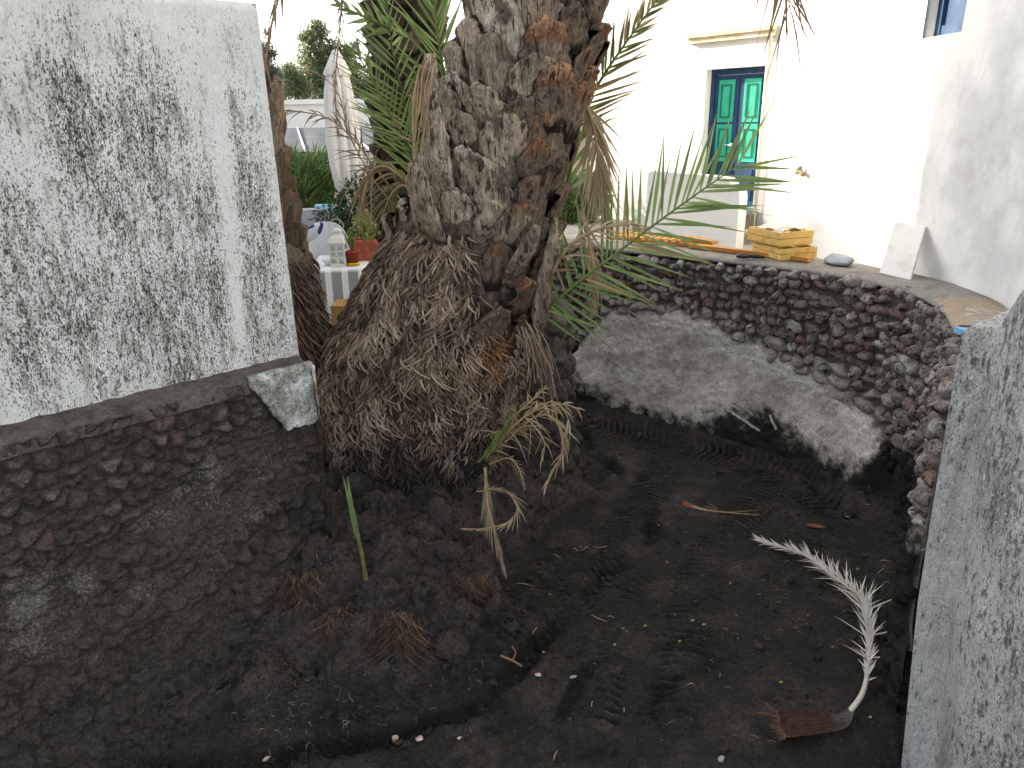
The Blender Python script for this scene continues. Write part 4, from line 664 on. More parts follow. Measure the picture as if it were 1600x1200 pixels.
s = MB(); p0 = on_lane(572, 905); yb = p0[1]; s.tube(spline([p0 - [0, 0, .05], at(566, 870, yb + .01), at(556, 820, yb + .02), at(548, 775, yb + .04)], 8), np.linspace(.013, .005, 25), 8); s.build('stem', M('shoot sheath', (.10, .10, .04), [((.20, .17, .06), dict(scale=25, lo=.45, hi=.6)), ((.06, .045, .03), dict(scale=12, lo=.52, hi=.65))]), sh_)
g = MB()
for i, (x0, y0, x1, y1) in enumerate(((556, 832, 541, 772), (552, 810, 536, 745), (549, 800, 543, 745), (560, 845, 546, 800), (556, 830, 552, 790), (562, 850, 552, 812), (548, 795, 548, 770))):
    a, b = at(x0, y0, yb + .02), at(x1, y1, yb + .03); P = spline([a, (a + b) / 2 + [.004, -.01, 0], b], 5); Wd = np.array([.010, 0, 0]); ww = np.interp(np.linspace(0, 1, len(P)), [0, .3, 1], [.8, 1, .15])[:, None]
    g.grid(np.stack([P - Wd * ww, P + [0, -.004, 0], P + Wd * ww], 1).reshape(-1, 3), 3, len(P), tint=.6 + .1 * i % .4, tip=np.repeat(np.linspace(0, 1, len(P)), 3) * .8, dry=0.)
g.build('blade', m_frond, sh_)
def rootclump(pxy, w_, h_, n, label, seed, lenr=(.015, .075)):
    r_ = np.random.default_rng(seed); c = on_lane(*pxy); c = c + np.array([0, -.02, 0]); g = MB(); Vl = lump_verts(c + [0, .05, 0], w_ * .5, .05, h_ * .5, np.array([1., 0, 0]), np.array([0, -1., 0]), seed, IV, .5); g.add(Vl, None, IT, tint=.9)
    for i in range(int(n * 2.6)):
        u = np.clip(r_.normal(0, .28), -.6, .6); v = np.clip(r_.normal(0, .3), -.6, .6); b = c + np.array([u * w_, .03 - .05 * (1 - 4 * u * u * .8), v * h_]); ln = r_.uniform(*lenr); d = nrm(np.array([r_.normal(0, .5), -.35 - .4 * r_.random(), -.65 + r_.normal(0, .35)])); cu = r_.normal(0, .8)
        g.tube(b + np.outer(q5 * ln, d) + np.outer(q5 ** 2 * ln, [cu, .25, -.6]), r_.uniform(.0010, .0024) * np.array([1, 1, .9, .7, .4]), 4, False, tint=r_.uniform(0, .8))
    tag(g.build('root_clump', m_fine, loc=c), label, 'root clump', 'torn root clumps in the mud bank')
rootclump((478, 915), .17, .16, 120, 'torn orange root clump furthest left in the mud bank', 71)
rootclump((520, 962), .14, .10, 90, 'short root clump in the mud just below and right of the green shoot', 72)
rootclump((735, 920), .22, .17, 200, 'bushy brown root clump hanging over a hollow under the dry palm fronds', 73)
rootclump((628, 985), .14, .22, 170, 'long stringy root clump hanging down the middle of the mud bank', 74, (.03, .11))
def clod(pxy, sx, sy, sz, label, seed, up=.4, kind='mud clod'):
    c = on_lane(*pxy); c[2] += sz * up; V = lump_verts(c, sx, sy, sz, np.array([1., 0, 0]), np.array([0, -1., 0]), seed, IV, .45, .6); V = V + nrm(V - c) * (.010 * fbm(V, 22, 4))[:, None]; g = MB(); g.add(V, None, IT, wet=0., dusty=.8); tag(g.build('mud_clod', m_ash, loc=c), label, kind, 'clods of dark mud')
clod((710, 1015), .14, .11, .115, 'largest dark mud clod lying at the foot of the bank', 81, .3)
clod((770, 960), .05, .06, .09, 'upright mud clod between the largest clod and the lane', 82)
clod((655, 1010), .055, .05, .05, 'small mud clod left of the largest one', 83)
clod((800, 985), .045, .05, .035, 'low mud clod at the edge of the lane by a pale root', 84)
clod((640, 860), .075, .06, .06, 'rounded mud clod high on the bank under the root skirt', 85)
clod((590, 870), .06, .05, .05, 'mud clod beside the foot of the green shoot', 86)
clod((700, 860), .10, .08, .055, 'wide flat mud clod high on the bank below the palm', 87)
clod((610, 925), .06, .05, .06, 'mud clod halfway down the bank between two root clumps', 88)
# ================================================================== white building on the right
K0 = np.array([2.75, 8.16, 0]); FA = np.array([-.64, .77, 0]); FA = FA / np.linalg.norm(FA); FN = np.array([FA[1], -FA[0], 0]) * -1   # along facade to the left; outwards
if FN @ np.array([0, -1., 0]) < 0: FN = -FN
fp = lambda x, y, d=0.: onplane(x, y, K0 + FN * d, FA)
def fbx(g, t0, t1, z0, z1, d0, d1, **k): return g.box(K0 + FA * t0 + FN * d0 + [0, 0, z0], FA * (t1 - t0), FN * (d1 - d0), (0, 0, z1 - z0), **k)
wb = thing('white_building', 'sunlit white building with a blue and green double door and a small blue window', 'building', K0 + [0, 0, 1.1])
tl, zt = fp(1104, 107); tr, zt2 = fp(1196, 104); tb_, zb = fp(1178, 327); tend = fp(921, 300)[0]; ztop = (zt + zt2) / 2; print('door', tl, tr, ztop, zb, tend)
g = MB(); T_ = .30
fbx(g, 0, tr, .9, 6, -T_, 0, stain=0.); fbx(g, tl, tend, .9, 6, -T_, 0, stain=0.); fbx(g, tr, tl, ztop, 6, -T_, 0, stain=0.); fbx(g, tr, tl, .9, zb - .03, -T_, 0, stain=0.)
fbx(g, tend - .25, tend, .9, 6, -4, -T_, stain=.1)
g.build('door_facade', m_facade, wb, smooth=False)
# near wall along X = 2.75 with a window, fine grid so that stains and painted shade can sit on it
yw0 = onplane(1503, 53, (2.75, 0, 0), (0, 1, 0))[0]; yw1, zw = onplane(1441, 61, (2.75, 0, 0), (0, 1, 0)); print('win', yw0, yw1, zw)
g = MB()
def wallpanel(y0, y1, z0, z1):
    a = np.linspace(y0, y1, max(2, int((y1 - y0) / .06))); b = np.linspace(z0, z1, max(2, int((z1 - z0) / .06))); A_, B_ = np.meshgrid(a, b)
    st = np.clip(.62 + .5 * fbm(P3(A_, B_, 3), 1.1, 4) + .35 * np.exp(-((A_.ravel() - 4.4) / .8) ** 2 - ((B_.ravel() - 1.9) / .5) ** 2), 0, 1) * sstep(5.6, 4.9, A_.ravel())  # stains, plus grey painted over the part that lies in shadow
    V = np.stack([2.75 + .012 * fbm(P3(A_, B_), .9, 3) + 0 * A_.ravel(), A_.ravel(), B_.ravel()], 1); g.grid(V[:, :], len(a), len(b), stain=st)
    g.Q[-1] = g.Q[-1][:, ::-1]
wallpanel(2.2, yw0, .9, 6); wallpanel(yw1, 8.30, .9, 6); wallpanel(yw0, yw1, .9, zw); wallpanel(yw0, yw1, zw + 1.1, 6)
g.abox(2.77, 3.05, 2.2, yw0, .9, 6); g.abox(2.77, 3.05, yw1, 8.3, .9, 6); g.abox(2.77, 3.05, yw0, yw1, .9, zw - .002); g.abox(2.77, 3.05, yw0, yw1, zw + 1.102, 6)
g.build('side_wall', m_facade, wb)
g = MB(); g.box((3.05, 2.2, 5.7), (3, 0, 0), (0, 6.1, 0), (0, 0, .15)); g.build('roof', m_facade, wb, smooth=False)
g = MB(); xr = 2.83; ym = yw1 - .002
for a, b, c, d in ((yw0 + .002, ym, zw + .002, zw + .07), (yw0 + .002, ym, zw + 1.03, zw + 1.098)): g.abox(xr, xr + .05, a, b, c, d)
for a in (yw0 + .002, ym - .06): g.abox(xr - .01, xr + .05, a, a + .06, zw + .002, zw + 1.098)
win = g.build('window', m_blue, wb, smooth=False)
g = MB(); g.abox(xr + .015, xr + .04, yw0 + .062, ym - .06, zw + .07, zw + 1.03); g.build('shutter_board', m_blue, win, smooth=False)
g = MB(); g.abox(xr + .055, xr + .08, yw0, yw1, zw, zw + 1.1); g.build('window_back', M('dim window void', (.25, .24, .23)), win, smooth=False)
# cornice, corner pipe
g = MB(); c0, z0 = fp(1230, 46); c1, z1 = fp(1077, 58); zc = (z0 + z1) / 2
fbx(g, max(c0, 0.02), c1, zc - .005, zc + .035, .001, .07); fbx(g, max(c0, 0.02), c1 - .02, zc - .06, zc - .005, .001, .045); g.build('cornice', m_cream, wb, smooth=False)
g = MB(); P = [K0 + FA * .06 + FN * .045 + [0, 0, q] for q in np.linspace(1.2, zc - .06, 9)]; g.tube(np.array(P), .022, 10); g.build('corner_pipe', M('pale pipe', (.62, .56, .46)), wb)
# door: frame, two leaves, panels
g = MB(); D = -.10; fwid = .045
fbx(g, tr + .002, tr + fwid, zb, ztop - .002, D - .06, D); fbx(g, tl - fwid, tl - .002, zb, ztop - .002, D - .06, D); fbx(g, tr + fwid, tl - fwid, ztop - .06, ztop - .002, D - .06, D)
door = g.build('door', m_blue, wb, smooth=False)
g = MB(); fbx(g, tr - .03, tl + .03, zb - .028, zb, -.14, .05); g.build('threshold', m_lightblue, door, smooth=False)
tm = (tl + tr) / 2; zh = ztop - .06 - zb
for a, b in ((tr + fwid + .004, tm - .006), (tm + .006, tl - fwid - .004)):
    g = MB(); wl = b - a; fbx(g, a, b, zb + .01, ztop - .065, D - .055, D - .02); leaf = g.build('door_leaf', m_blue, door, smooth=False)
    for (f0, f1, mt) in ((.66, .95, m_green), (.36, .62, m_green), (.06, .29, m_blue)):
        g = MB(); e = .055 if mt is m_green else .07
        if mt is m_green:
            fbx(g, a + e, b - e, zb + zh * (f0 - .012), zb + zh * (f1 + .012), D - .02, D - .012)
            g.build('panel', m_green, door, smooth=False)
            g = MB(); i_ = e + .035; x0, x1, y0, y1 = a + i_, b - i_, zb + zh * f0 + .03, zb + zh * f1 - .03; q = .014
            fbx(g, x0, x1, y0, y0 + q, D - .012, D - .003); fbx(g, x0, x1, y1 - q, y1, D - .012, D - .003); fbx(g, x0, x0 + q, y0 + q, y1 - q, D - .012, D - .003); fbx(g, x1 - q, x1, y0 + q, y1 - q, D - .012, D - .003)
            g.build('moulding', m_blueline, door, smooth=False)
        else:
            fbx(g, a + e, b - e, zb + zh * f0, zb + zh * f1, D - .02, D - .008); g.build('panel', m_blue, door, smooth=False)
g = MB(); fbx(g, a + .01, a + .03, zb + zh * .44, zb + zh * .49, D - .02, D + .02); g.tube([K0 + FA * (a + .02) + FN * (D + .02) + [0, 0, zb + zh * .475], K0 + FA * (a + .10) + FN * (D + .025) + [0, 0, zb + zh * .475]], .008, 8); g.build('handle', m_metal, door)
# steps and stair parapet
m_step = M('worn stone steps', (.30, .25, .19), [((.16, .135, .11), dict(scale=9, lo=.48, hi=.66)), ((.42, .37, .30), dict(scale=20, lo=.6, hi=.75))], bump=[(20, X1, .6, .02), (80, X1, .5, .006)])
def roughbox(g, O, ax, ay, az, n=14, amp=.02, **k):
    for (o, a, b) in ((O, ax, az), (O + ay, -ay, az), (O + ax, ay, az), (O + ax + ay, -ax, az), (O + az, ax, ay)):
        u, v = np.meshgrid(np.linspace(0, 1, n), np.linspace(0, 1, n)); V = o + u.reshape(-1, 1) * a + v.reshape(-1, 1) * b; nn_ = nrm(np.cross(a, b)); V = V + np.stack([fbm(V + 3, 5, 4), fbm(V + 31, 5, 4), fbm(V + 57, 5, 4)], 1) * amp; g.grid(V, n, n, **k)
st = thing('stone_steps', 'worn tan stone steps below the blue and green door', 'steps', K0 + FA * .4 + FN * .4 + [0, 0, 1.15])
g = MB(); roughbox(g, K0 + FA * .85 + FN * .35 + [0, 0, 1.12], -FA * .80, -FN * .345, np.array([0, 0, zb - .03 - 1.125]), 20, .008); g.build('step', m_step, st)
g = MB(); roughbox(g, K0 + FA * .90 + FN * 1.05 + [0, 0, 1.12], -FA * 1.15, -FN * .68, np.array([0, 0, zb - .16 - 1.12]), 26, .02); g.build('step', m_step, st)
pd = 1.15; pa, pz1 = fp(1012, 268, pd); pb, pz2 = fp(1157, 292, pd); print('parapet', pa, pb, pz1, pz2)
prof = [(pb, 1.12)] + [(pb + .0, pz2 - .10), (pb + .015, pz2 - .03), (pb + .06, pz2 - .01), (pb + .10, pz2 + .01), (pb + .13, pz2 + .05), (pb + .17, pz2 + .075), (pb + .24, pz2 + .08)] + [(pa - .08, pz1 + .01), (pa - .02, pz1 - .005), (pa, pz1 - .06), (pa, 1.12)]
g = MB(); n = len(prof); V = [K0 + FA * t + FN * d + [0, 0, z] for d in (pd, pd - .13) for t, z in prof]; g.add(V, [(i, (i + 1) % n, n + (i + 1) % n, n + i) for i in range(n)], [(0, i + 1, i) for i in range(1, n - 1)] + [(n, n + i, n + i + 1) for i in range(1, n - 1)], stain=.25)
tag(g.build('stair_parapet', m_facade, loc=K0 + FA * (pa + pb) / 2 + FN * pd + [0, 0, 1.15], smooth=False), 'low white rendered stair parapet with a rounded stepped end before the door', 'parapet')
q = np.array([2.735, *onplane(1252, 268, (2.72, 0, 0), (0, 1, 0))]); g = MB()
for i, (dy, dz, sx) in enumerate(((0, 0, .055), (-.05, -.012, .04), (.05, -.01, .04), (-.09, -.015, .028), (.0, .03, .03))): g.add(lump_verts(q + [-.03, dy * 1.1, dz], .035, sx, .026, np.array([1., 0, 0]), np.array([0, -1., 0]), 400 + i, IV2), None, IT2, tint=.3)
tag(g.build('wall_lump', M('weathered tan stone', (.16, .15, .09), [((.30, .19, .11), dict(scale=18, lo=.5, hi=.6))]), loc=q), 'small brown green lump fixed on the bright white wall right of the door', 'ornament')
# ================================================================== on and behind the coping
def crate(root, O, ax, ay, hgt, name):
    """open slatted crate: O corner, ax/ay edges"""
    lx_, ly_ = np.linalg.norm(ax), np.linalg.norm(ay); ux, uy = nrm(ax), nrm(ay); t = .012; z = np.array([0, 0, 1.])
    g = MB()
    for k in range(2):
        zz0 = .012 + k * (hgt - .01) / 2; hh = (hgt - .01) / 2 - .005
        g.box(O + z * zz0, ux * lx_, uy * t, z * hh); g.box(O + uy * (ly_ - t) + z * zz0, ux * lx_, uy * t, z * hh); g.box(O + uy * (t + .001) + z * zz0, ux * t, uy * (ly_ - 2 * t - .002), z * hh); g.box(O + ux * (lx_ - t) + uy * (t + .001) + z * zz0, ux * t, uy * (ly_ - 2 * t - .002), z * hh)
    g.build('side_slats', m_yellow, root, smooth=False); g = MB(); g.box(O + ux * t + uy * t, ux * (lx_ - 2 * t), uy * (ly_ - 2 * t), z * .01); g.build('bottom', m_yellow, root, smooth=False)
    for a in (t + .001, lx_ - t - .023):
        for b in (t + .001, ly_ - t - .023): g = MB(); g.box(O + ux * a + uy * b + z * .011, ux * .022, uy * .022, z * (hgt - .016)); g.build('corner_post', m_yellow, root, smooth=False)
Oz = 1.396; cc = atz(1219, 409, Oz); ax_ = nrm(np.array([.965, .26, 0])) * .30; ay_ = np.array([-ax_[1], ax_[0], 0])
ay_ = nrm(ay_) * .36
c1 = thing('wooden_crate', 'lower yellow wooden crate of the stack, partly behind the orange plank', 'crate', cc, 'stacked yellow crates'); crate(c1, cc.copy(), ax_, ay_, .092, 'a')
c2o = cc + [0, 0, .099]; c2o = c2o - nrm(ax_) * .012 + nrm(ay_) * .015; ay0_, ax0_ = ay_, ax_; ax_ = ax_ * math.cos(.09) + np.array([-ax_[1], ax_[0], 0]) * math.sin(.09); ay_ = nrm(np.array([-ax_[1], ax_[0], 0])) * .36; c2 = thing('wooden_crate', 'upper yellow wooden crate of the stack with pale cloth inside', 'crate', c2o, 'stacked yellow crates'); crate(c2, c2o.copy(), ax_, ay_, .108, 'b')
g = MB(); u, v = np.meshgrid(np.linspace(.08, .92, 40), np.linspace(.1, .9, 40)); P = c2o + u.reshape(-1, 1) * ax_ + v.reshape(-1, 1) * ay_; hz = .10 + .045 * np.sin(np.pi * u).ravel() * np.sin(np.pi * v).ravel() + .035 * fbm(P, 9, 4); P[:, 2] += np.clip(hz, .03, .25); g.grid(P, 40, 40)
tag(g.build('cloth', m_cloth, loc=c2o + [0, 0, .05]), 'crumpled pale cloth heaped in the upper yellow crate', 'cloth')
def plank(a, b, wv, tk, name, mat, label, cat='plank', grp=None):
    g = MB(); d = b - a; g.box(a, d, wv, np.array([0, 0, tk])); return tag(g.build(name, mat, loc=a, smooth=False), label, cat, grp)
bkc = lambda s, n, z=1.40: FWP([s], [n], [z])[0]
a_, b_ = atz(1075, 387, 1.402), atz(1262, 410, 1.402); dirp = nrm(b_ - a_); wv = nrm(np.array([-dirp[1], dirp[0], 0]));
plank(a_, b_, wv * .06, .03, 'plank', m_orange, 'long orange plank lying on the coping in front of the crates')
pt = thing('slatted_frame', 'orange slatted wooden frame lying on the left part of the coping', 'slatted frame', at(1010, 384, 6.12))
a2, b2 = at(950, 374, 6.42), at(1074, 387, 6.0); a2[2] = b2[2] = 1.402; dp = nrm(b2 - a2); wv2 = nrm(np.array([-dp[1], dp[0], 0]))
g = MB(); g.box(a2, b2 - a2, wv2 * .03, (0, 0, .022)); g.box(a2 + wv2 * .26, b2 - a2, wv2 * .03, (0, 0, .022)); g.build('rail', m_orange, pt, smooth=False)
L2 = np.linalg.norm(b2 - a2); n_s = 11
for k in range(n_s): g = MB(); g.box(a2 + dp * (L2 - .04) * k / (n_s - 1) + [0, 0, .0225], dp * .035, wv2 * .29, (0, 0, .016)); g.build('slat', m_orange, pt, smooth=False)
a3, b3 = at(1060, 381, 6.12), at(1112, 386, 5.86); a3[2] = b3[2] = 1.425; plank(a3, b3, wv * .09, .03, 'plank', m_orange, 'short orange board between the slatted frame and the long plank')
# black clamp on the coping
q = atz(1174, 404, 1.402); cl = thing('hose_nozzle', 'black plastic clamp lying on the coping beside the orange plank', 'clamp', q)
g = MB(); an = np.linspace(0, 2 * np.pi, 25); rg = np.stack([q[0] - .05 + .045 * np.cos(an), q[1] + .02 + .03 * np.sin(an), np.full(25, q[2] + .016)], 1); g.tube(rg, .013, 8, False); g.build('ring', m_black, cl)
g = MB(); g.tube([q + [-.008, .015, .014], q + [.03, .0, .014], q + [.09, -.02, .011]], [.012, .016, .009], 8); g.build('grip', m_black, cl)
# grey sack, leaning board
q = at(1312, 416, 5.15); q[2] = 1.405; V = lump_verts(q + [0, 0, .02], .14, .10, .045, nrm(np.array([.5, -.86, 0])), np.array([-.86, -.5, 0]), 77, IV, .5); V[:, 2] = np.maximum(V[:, 2] + .012 * fbm(V, 14, 4), 1.393); g = MB(); g.add(V, None, IT); tag(g.build('sack', m_bag, loc=q), 'limp grey blue sack lying on the coping right of the crates', 'sack')
b0 = atz(1422, 437, 1.396); b1 = atz(1374, 426, 1.396); yy_, zz_ = onplane(1446, 353, (2.735, 0, 0), (0, 1, 0)); tv = np.array([2.735, yy_, zz_]) - b0; print('board', b0, b1, tv); g = MB(); g.box(b0, b1 - b0, tv, nrm(np.cross(b1 - b0, tv)) * .016); tag(g.build('leaning_board', M('whitewashed board', (.66, .65, .62), [((.58, .56, .53), dict(scale=9, lo=.5, hi=.7))]), loc=b0, smooth=False), 'whitewashed board leaning against the white wall above the coping', 'board')
q = at(1502, 492, 3.6); q2 = at(1568, 500, 3.35); q[2] = q2[2] = 1.34; d = nrm(q2 - q); wv3 = np.array([-d[1], d[0], 0]); g = MB(); g.box(q - wv3 * .03, q2 - q, wv3 * .10, (0, 0, .03)); tag(g.build('plank', m_lightblue, loc=q, smooth=False), 'pale blue painted plank at the end of the coping by the grey pier', 'plank')
q = at(842, 486, 4.62); g = MB(); g.box((q[0] - .02, 4.66, 1.30), (.075, 0, 0), (0, .022, 0), (.02, .03, .42)); tag(g.build('plank', M('raw pine board', (.42, .29, .16), [((.30, .2, .11), dict(scale=25, stretch=(1, 1, .15), lo=.5, hi=.65))]), loc=q, smooth=False), 'upright raw pine board behind the right side of the big palm trunk', 'plank')
# ================================================================== patio seen past the big trunk
ty = 6.8; c0 = at(484, 424, ty); c1_ = at(578, 420, ty); tz = (c0[2] + c1_[2]) / 2; tdir = np.array([1., .12, 0]); tdir = nrm(tdir); tdp = np.array([-tdir[1], tdir[0], 0]); TO = np.array([c0[0], ty, 0]); wT = 1.05; dT = .8
tb = thing('patio_table', 'pale patio table mostly hidden under a striped cloth', 'table', TO + tdir * .5 + tdp * .4 + [0, 0, .345])
g = MB(); g.box(TO + [0, 0, tz - .03], tdir * wT, tdp * dT, (0, 0, .025)); g.build('tabletop', m_white0 if 'm_white0' in globals() else m_facade, tb, smooth=False)
for a in (.04, wT - .09):
    for b in (.04, dT - .09): g = MB(); g.box(TO + tdir * a + tdp * b + [0, 0, .346], tdir * .05, tdp * .05, (0, 0, tz - .03 - .347)); g.build('leg', m_facade, tb, smooth=False)
s = NT('striped tablecloth'); mp = s.n('ShaderNodeAttribute'); mp.attribute_name = 'u'; w_ = s.math('FRACT', s.math('MULTIPLY', mp.outputs['Fac'], 7.), 0.); band = s.math('MULTIPLY', s.remap(w_, .30, .33), s.remap(w_, .95, .92)); c_ = s.mix(s.math('MULTIPLY', band, s.attr('hang')), (.72, .72, .73), (.26, .27, .26)); b_ = s.n('ShaderNodeBsdfPrincipled'); s.l(c_, b_.inputs[0]); b_.inputs['Roughness'].default_value = .9; o_ = s.n('ShaderNodeOutputMaterial'); s.l(b_.outputs[0], o_.inputs[0]); m_cloth2 = s.m
g = MB(); nu = 60; U_ = np.linspace(0, 1, nu); prof = [(.30, -.02, .0), (.20, -.022, .3), (.10, -.016, .6), (.02, -.008, .9), (0, -.004, 1), (-.001, .03, 1)] ; rows = []; hang = []; uu = []
cols = [(-.008 + .0 * t, dz) for dz, t, _ in prof]
for dz, n_o, _ in [(-.33, -.035, 0), (-.22, -.03, 0), (-.12, -.022, 0), (-.03, -.012, 0), (-.003, -.006, 0), (.002, .02, 0), (.002, .4, 0), (.002, dT + .005, 0)]:
    for u in U_:
        wv_ = .012 * math.sin(u * 40) * max(0, -dz) * 3; rows.append(TO + tdir * (u * (wT + .012) - .006) + tdp * (n_o + wv_) + [0, 0, tz + dz]); hang.append(1.0 if dz < -.01 else .12); uu.append(u)
g.grid(np.array(rows), nu, 8, u=np.array(uu), hang=np.array(hang))
rows = [TO + tdir * (-.010 - .012 * k) + tdp * v + [0, 0, tz + .001 - .1 * k] for k in range(4) for v in np.linspace(-.004, dT, 20)]; g.grid(np.array(rows), 20, 4, u=.1, hang=.6)
tag(g.build('tablecloth', m_cloth2, loc=TO + [0, 0, tz]), 'white cloth with grey stripes hanging over the front of the patio table', 'tablecloth')
# lantern
lq = at(531, 414, 7.0); lq[2] = tz + .004; lan = thing('lantern', 'white metal lantern with small panes and ring handle on the table', 'lantern', lq); hw = .072; hb = .215
m_lan = M('ivory lantern paint', (.66, .64, .58), [((.5, .48, .43), dict(scale=20, lo=.55, hi=.7))], rough=.5)
g = MB(); g.abox(lq[0] - hw, lq[0] + hw, lq[1] - hw, lq[1] + hw, lq[2], lq[2] + .018)
for a in (-1, 1):
    for b in (-1, 1): x0 = lq[0] + a * hw - (.014 if a > 0 else 0); y0 = lq[1] + b * hw - (.014 if b > 0 else 0); g.abox(x0, x0 + .014, y0, y0 + .014, lq[2] + .018, lq[2] + hb)
for zq in (.018, .078, .138, hb - .016):
    for b in (-hw + .001, hw - .011): g.abox(lq[0] - hw + .014, lq[0] + hw - .014, lq[1] + b, lq[1] + b + .01, lq[2] + zq, lq[2] + zq + .014); g.abox(lq[0] + b, lq[0] + b + .01, lq[1] - hw + .014, lq[1] + hw - .014, lq[2] + zq, lq[2] + zq + .014)
for b in (-hw + .002, hw - .010): g.abox(lq[0] - .007, lq[0] + .007, lq[1] + b, lq[1] + b + .008, lq[2] + .018, lq[2] + hb); g.abox(lq[0] + b, lq[0] + b + .008, lq[1] - .007, lq[1] + .007, lq[2] + .018, lq[2] + hb)
g.build('frame', m_lan, lan, smooth=False)
gm = bpy.data.materials.new('lantern glass'); gm.use_nodes = True; gb = gm.node_tree.nodes['Principled BSDF']; gb.inputs['Transmission Weight'].default_value = .85; gb.inputs['Roughness'].default_value = .05; gb.inputs['Base Color'].default_value = (.85, .95, .93, 1); gb.inputs['IOR'].default_value = 1.05
for (x0, x1, y0, y1) in ((-hw + .014, hw - .014, -hw + .005, -hw + .008), (-hw + .014, hw - .014, hw - .008, hw - .005), (-hw + .005, -hw + .008, -hw + .014, hw - .014), (hw - .008, hw - .005, -hw + .014, hw - .014)): g = MB(); g.abox(lq[0] + x0, lq[0] + x1, lq[1] + y0, lq[1] + y1, lq[2] + .02, lq[2] + hb - .002); g.build('pane', gm, lan, smooth=False)
g = MB(); s2 = math.sqrt(2); g.lathe([(.0, hb), (hw * s2 + .012, hb), (hw * s2 + .012, hb + .012), (hw * s2, hb + .03), (hw * s2 * .85, hb + .052), (.048, hb + .075), (.036, hb + .082), (.036, hb + .108), (.052, hb + .110), (.040, hb + .128), (.012, hb + .140), (0, hb + .142)], lq, 4, math.pi / 4); g.build('roof', m_lan, lan, smooth=False)
g = MB(); an = np.linspace(-.3, math.pi + .3, 30); g.tube(np.stack([lq[0] + .068 * np.cos(an), np.full(30, lq[1]), lq[2] + hb + .155 + .068 * np.sin(an)], 1), .004, 6); g.tube([(lq[0], lq[1], lq[2] + hb + .14), (lq[0], lq[1], lq[2] + hb + .18)], [.008, .004], 8); g.build('ring_handle', M('grey wire', (.4, .4, .38), rough=.4), lan)
m_terra = M('terracotta', (.34, .095, .05), [((.42, .15, .09), dict(scale=12, lo=.5, hi=.7))]); m_soil = M('potting soil', (.04, .03, .022))
def blades(g, c, n, hgt, spread, wid, seed, droop=.2):
    r_ = np.random.default_rng(seed)
    for i in range(n):
        a = r_.uniform(0, 6.28); sp = r_.uniform(.1, 1) * spread; ln = hgt * r_.uniform(.6, 1.1); d = np.array([math.cos(a) * sp, math.sin(a) * sp, 1.]); q = np.linspace(0, 1, 6); C = c + np.outer(q * ln, d) + np.outer(q ** 2 * ln * droop * sp, [0, 0, -1.]); Wd = np.array([-math.sin(a + r_.normal(0, .8)), math.cos(a), 0]) * wid; ww = np.interp(q, [0, .3, 1], [.6, 1, .08])[:, None]
        g.grid(np.stack([C - Wd * ww, C + Wd * ww], 1).reshape(-1, 3), 2, 6, tint=r_.random(), tip=np.repeat(q, 2) * .8, dry=float(r_.random() < .08))
m_pot1 = leafmat('aloe leaf', (.06, .13, .03), (.14, .22, .06), (.22, .22, .08), .8); m_pot2 = leafmat('yellowing herb', (.16, .20, .05), (.28, .30, .09), (.36, .30, .12), .6)
pq = at(551, 403, 7.02); pq[2] = tz + .004; po1 = thing('potted_plant', 'small red flower pot with spiky green leaves on a yellow saucer', 'potted plant', pq)
g = MB(); g.lathe([(0, .003), (.062, .003), (.070, .030), (.062, .030), (.055, .012), (0, .012)], pq, 24); g.build('saucer', M('yellow saucer', (.62, .38, .02), rough=.4), po1)
g = MB(); g.lathe([(0, .0125), (.046, .0125), (.066, .12), (.070, .12), (.070, .138), (.060, .138), (.058, .122), (0, .12)], pq, 28); g.build('pot', M('red clay', (.27, .05, .03)), po1)
g = MB(); blades(g, pq + [0, 0, .12], 46, .22, .38, .007, 5); g.build('leaves', m_pot1, po1)
pq = at(574, 397, 7.35); pq[2] = tz + .004; po2 = thing('potted_plant', 'square terracotta planter with yellowing herbs behind the small red pot', 'potted plant', pq)
g = MB(); g.lathe([(0, 0), (.105 * s2, 0), (.135 * s2, .165), (.142 * s2, .165), (.142 * s2, .195), (.125 * s2, .195), (.12 * s2, .17), (0, .17)], pq, 4, math.pi / 4); g.build('pot', m_terra, po2, smooth=False)
g = MB(); blades(g, pq + [0, 0, .17], 90, .34, .42, .006, 6, .4)
r_ = np.random.default_rng(9)
def leafcloud(g, n, fn, size, seed, asp=.35, upb=.3):
    r_ = np.random.default_rng(seed)
    for i in range(n):
        p = fn(r_)
        if p is None: continue
        d = nrm(r_.normal(size=3) + [0, 0, upb]); w3 = nrm(np.cross(d, r_.normal(size=3))); l = size * r_.uniform(.6, 1.3); nn_ = np.cross(d, w3)
        V = [p, p + d * l * .45 + w3 * l * asp * .5 + nn_ * l * .05, p + d * l, p + d * l * .45 - w3 * l * asp * .5 + nn_ * l * .05]
        g.add(V, [(0, 1, 2, 3)], tint=np.clip(r_.normal(.45, .25), 0, 1), tip=0., dry=0.)
leafcloud(g, 260, lambda r: pq + np.array([r.normal(0, .08), r.normal(0, .08), .2 + abs(r.normal(.08, .10))]), .05, 4, .4); g.build('leaves', m_pot2, po2)
# bowl
bq = at(512, 400, 7.05); bq[2] = tz + .004; g = MB(); g.lathe([(0, 0), (.028, 0), (.036, .02), (.055, .035), (.058, .055), (.05, .055), (.03, .03), (0, .025)], bq, 24); tag(g.build('sugar_bowl', m_facade, loc=bq), 'small white bowl beside the lantern on the striped cloth', 'bowl')
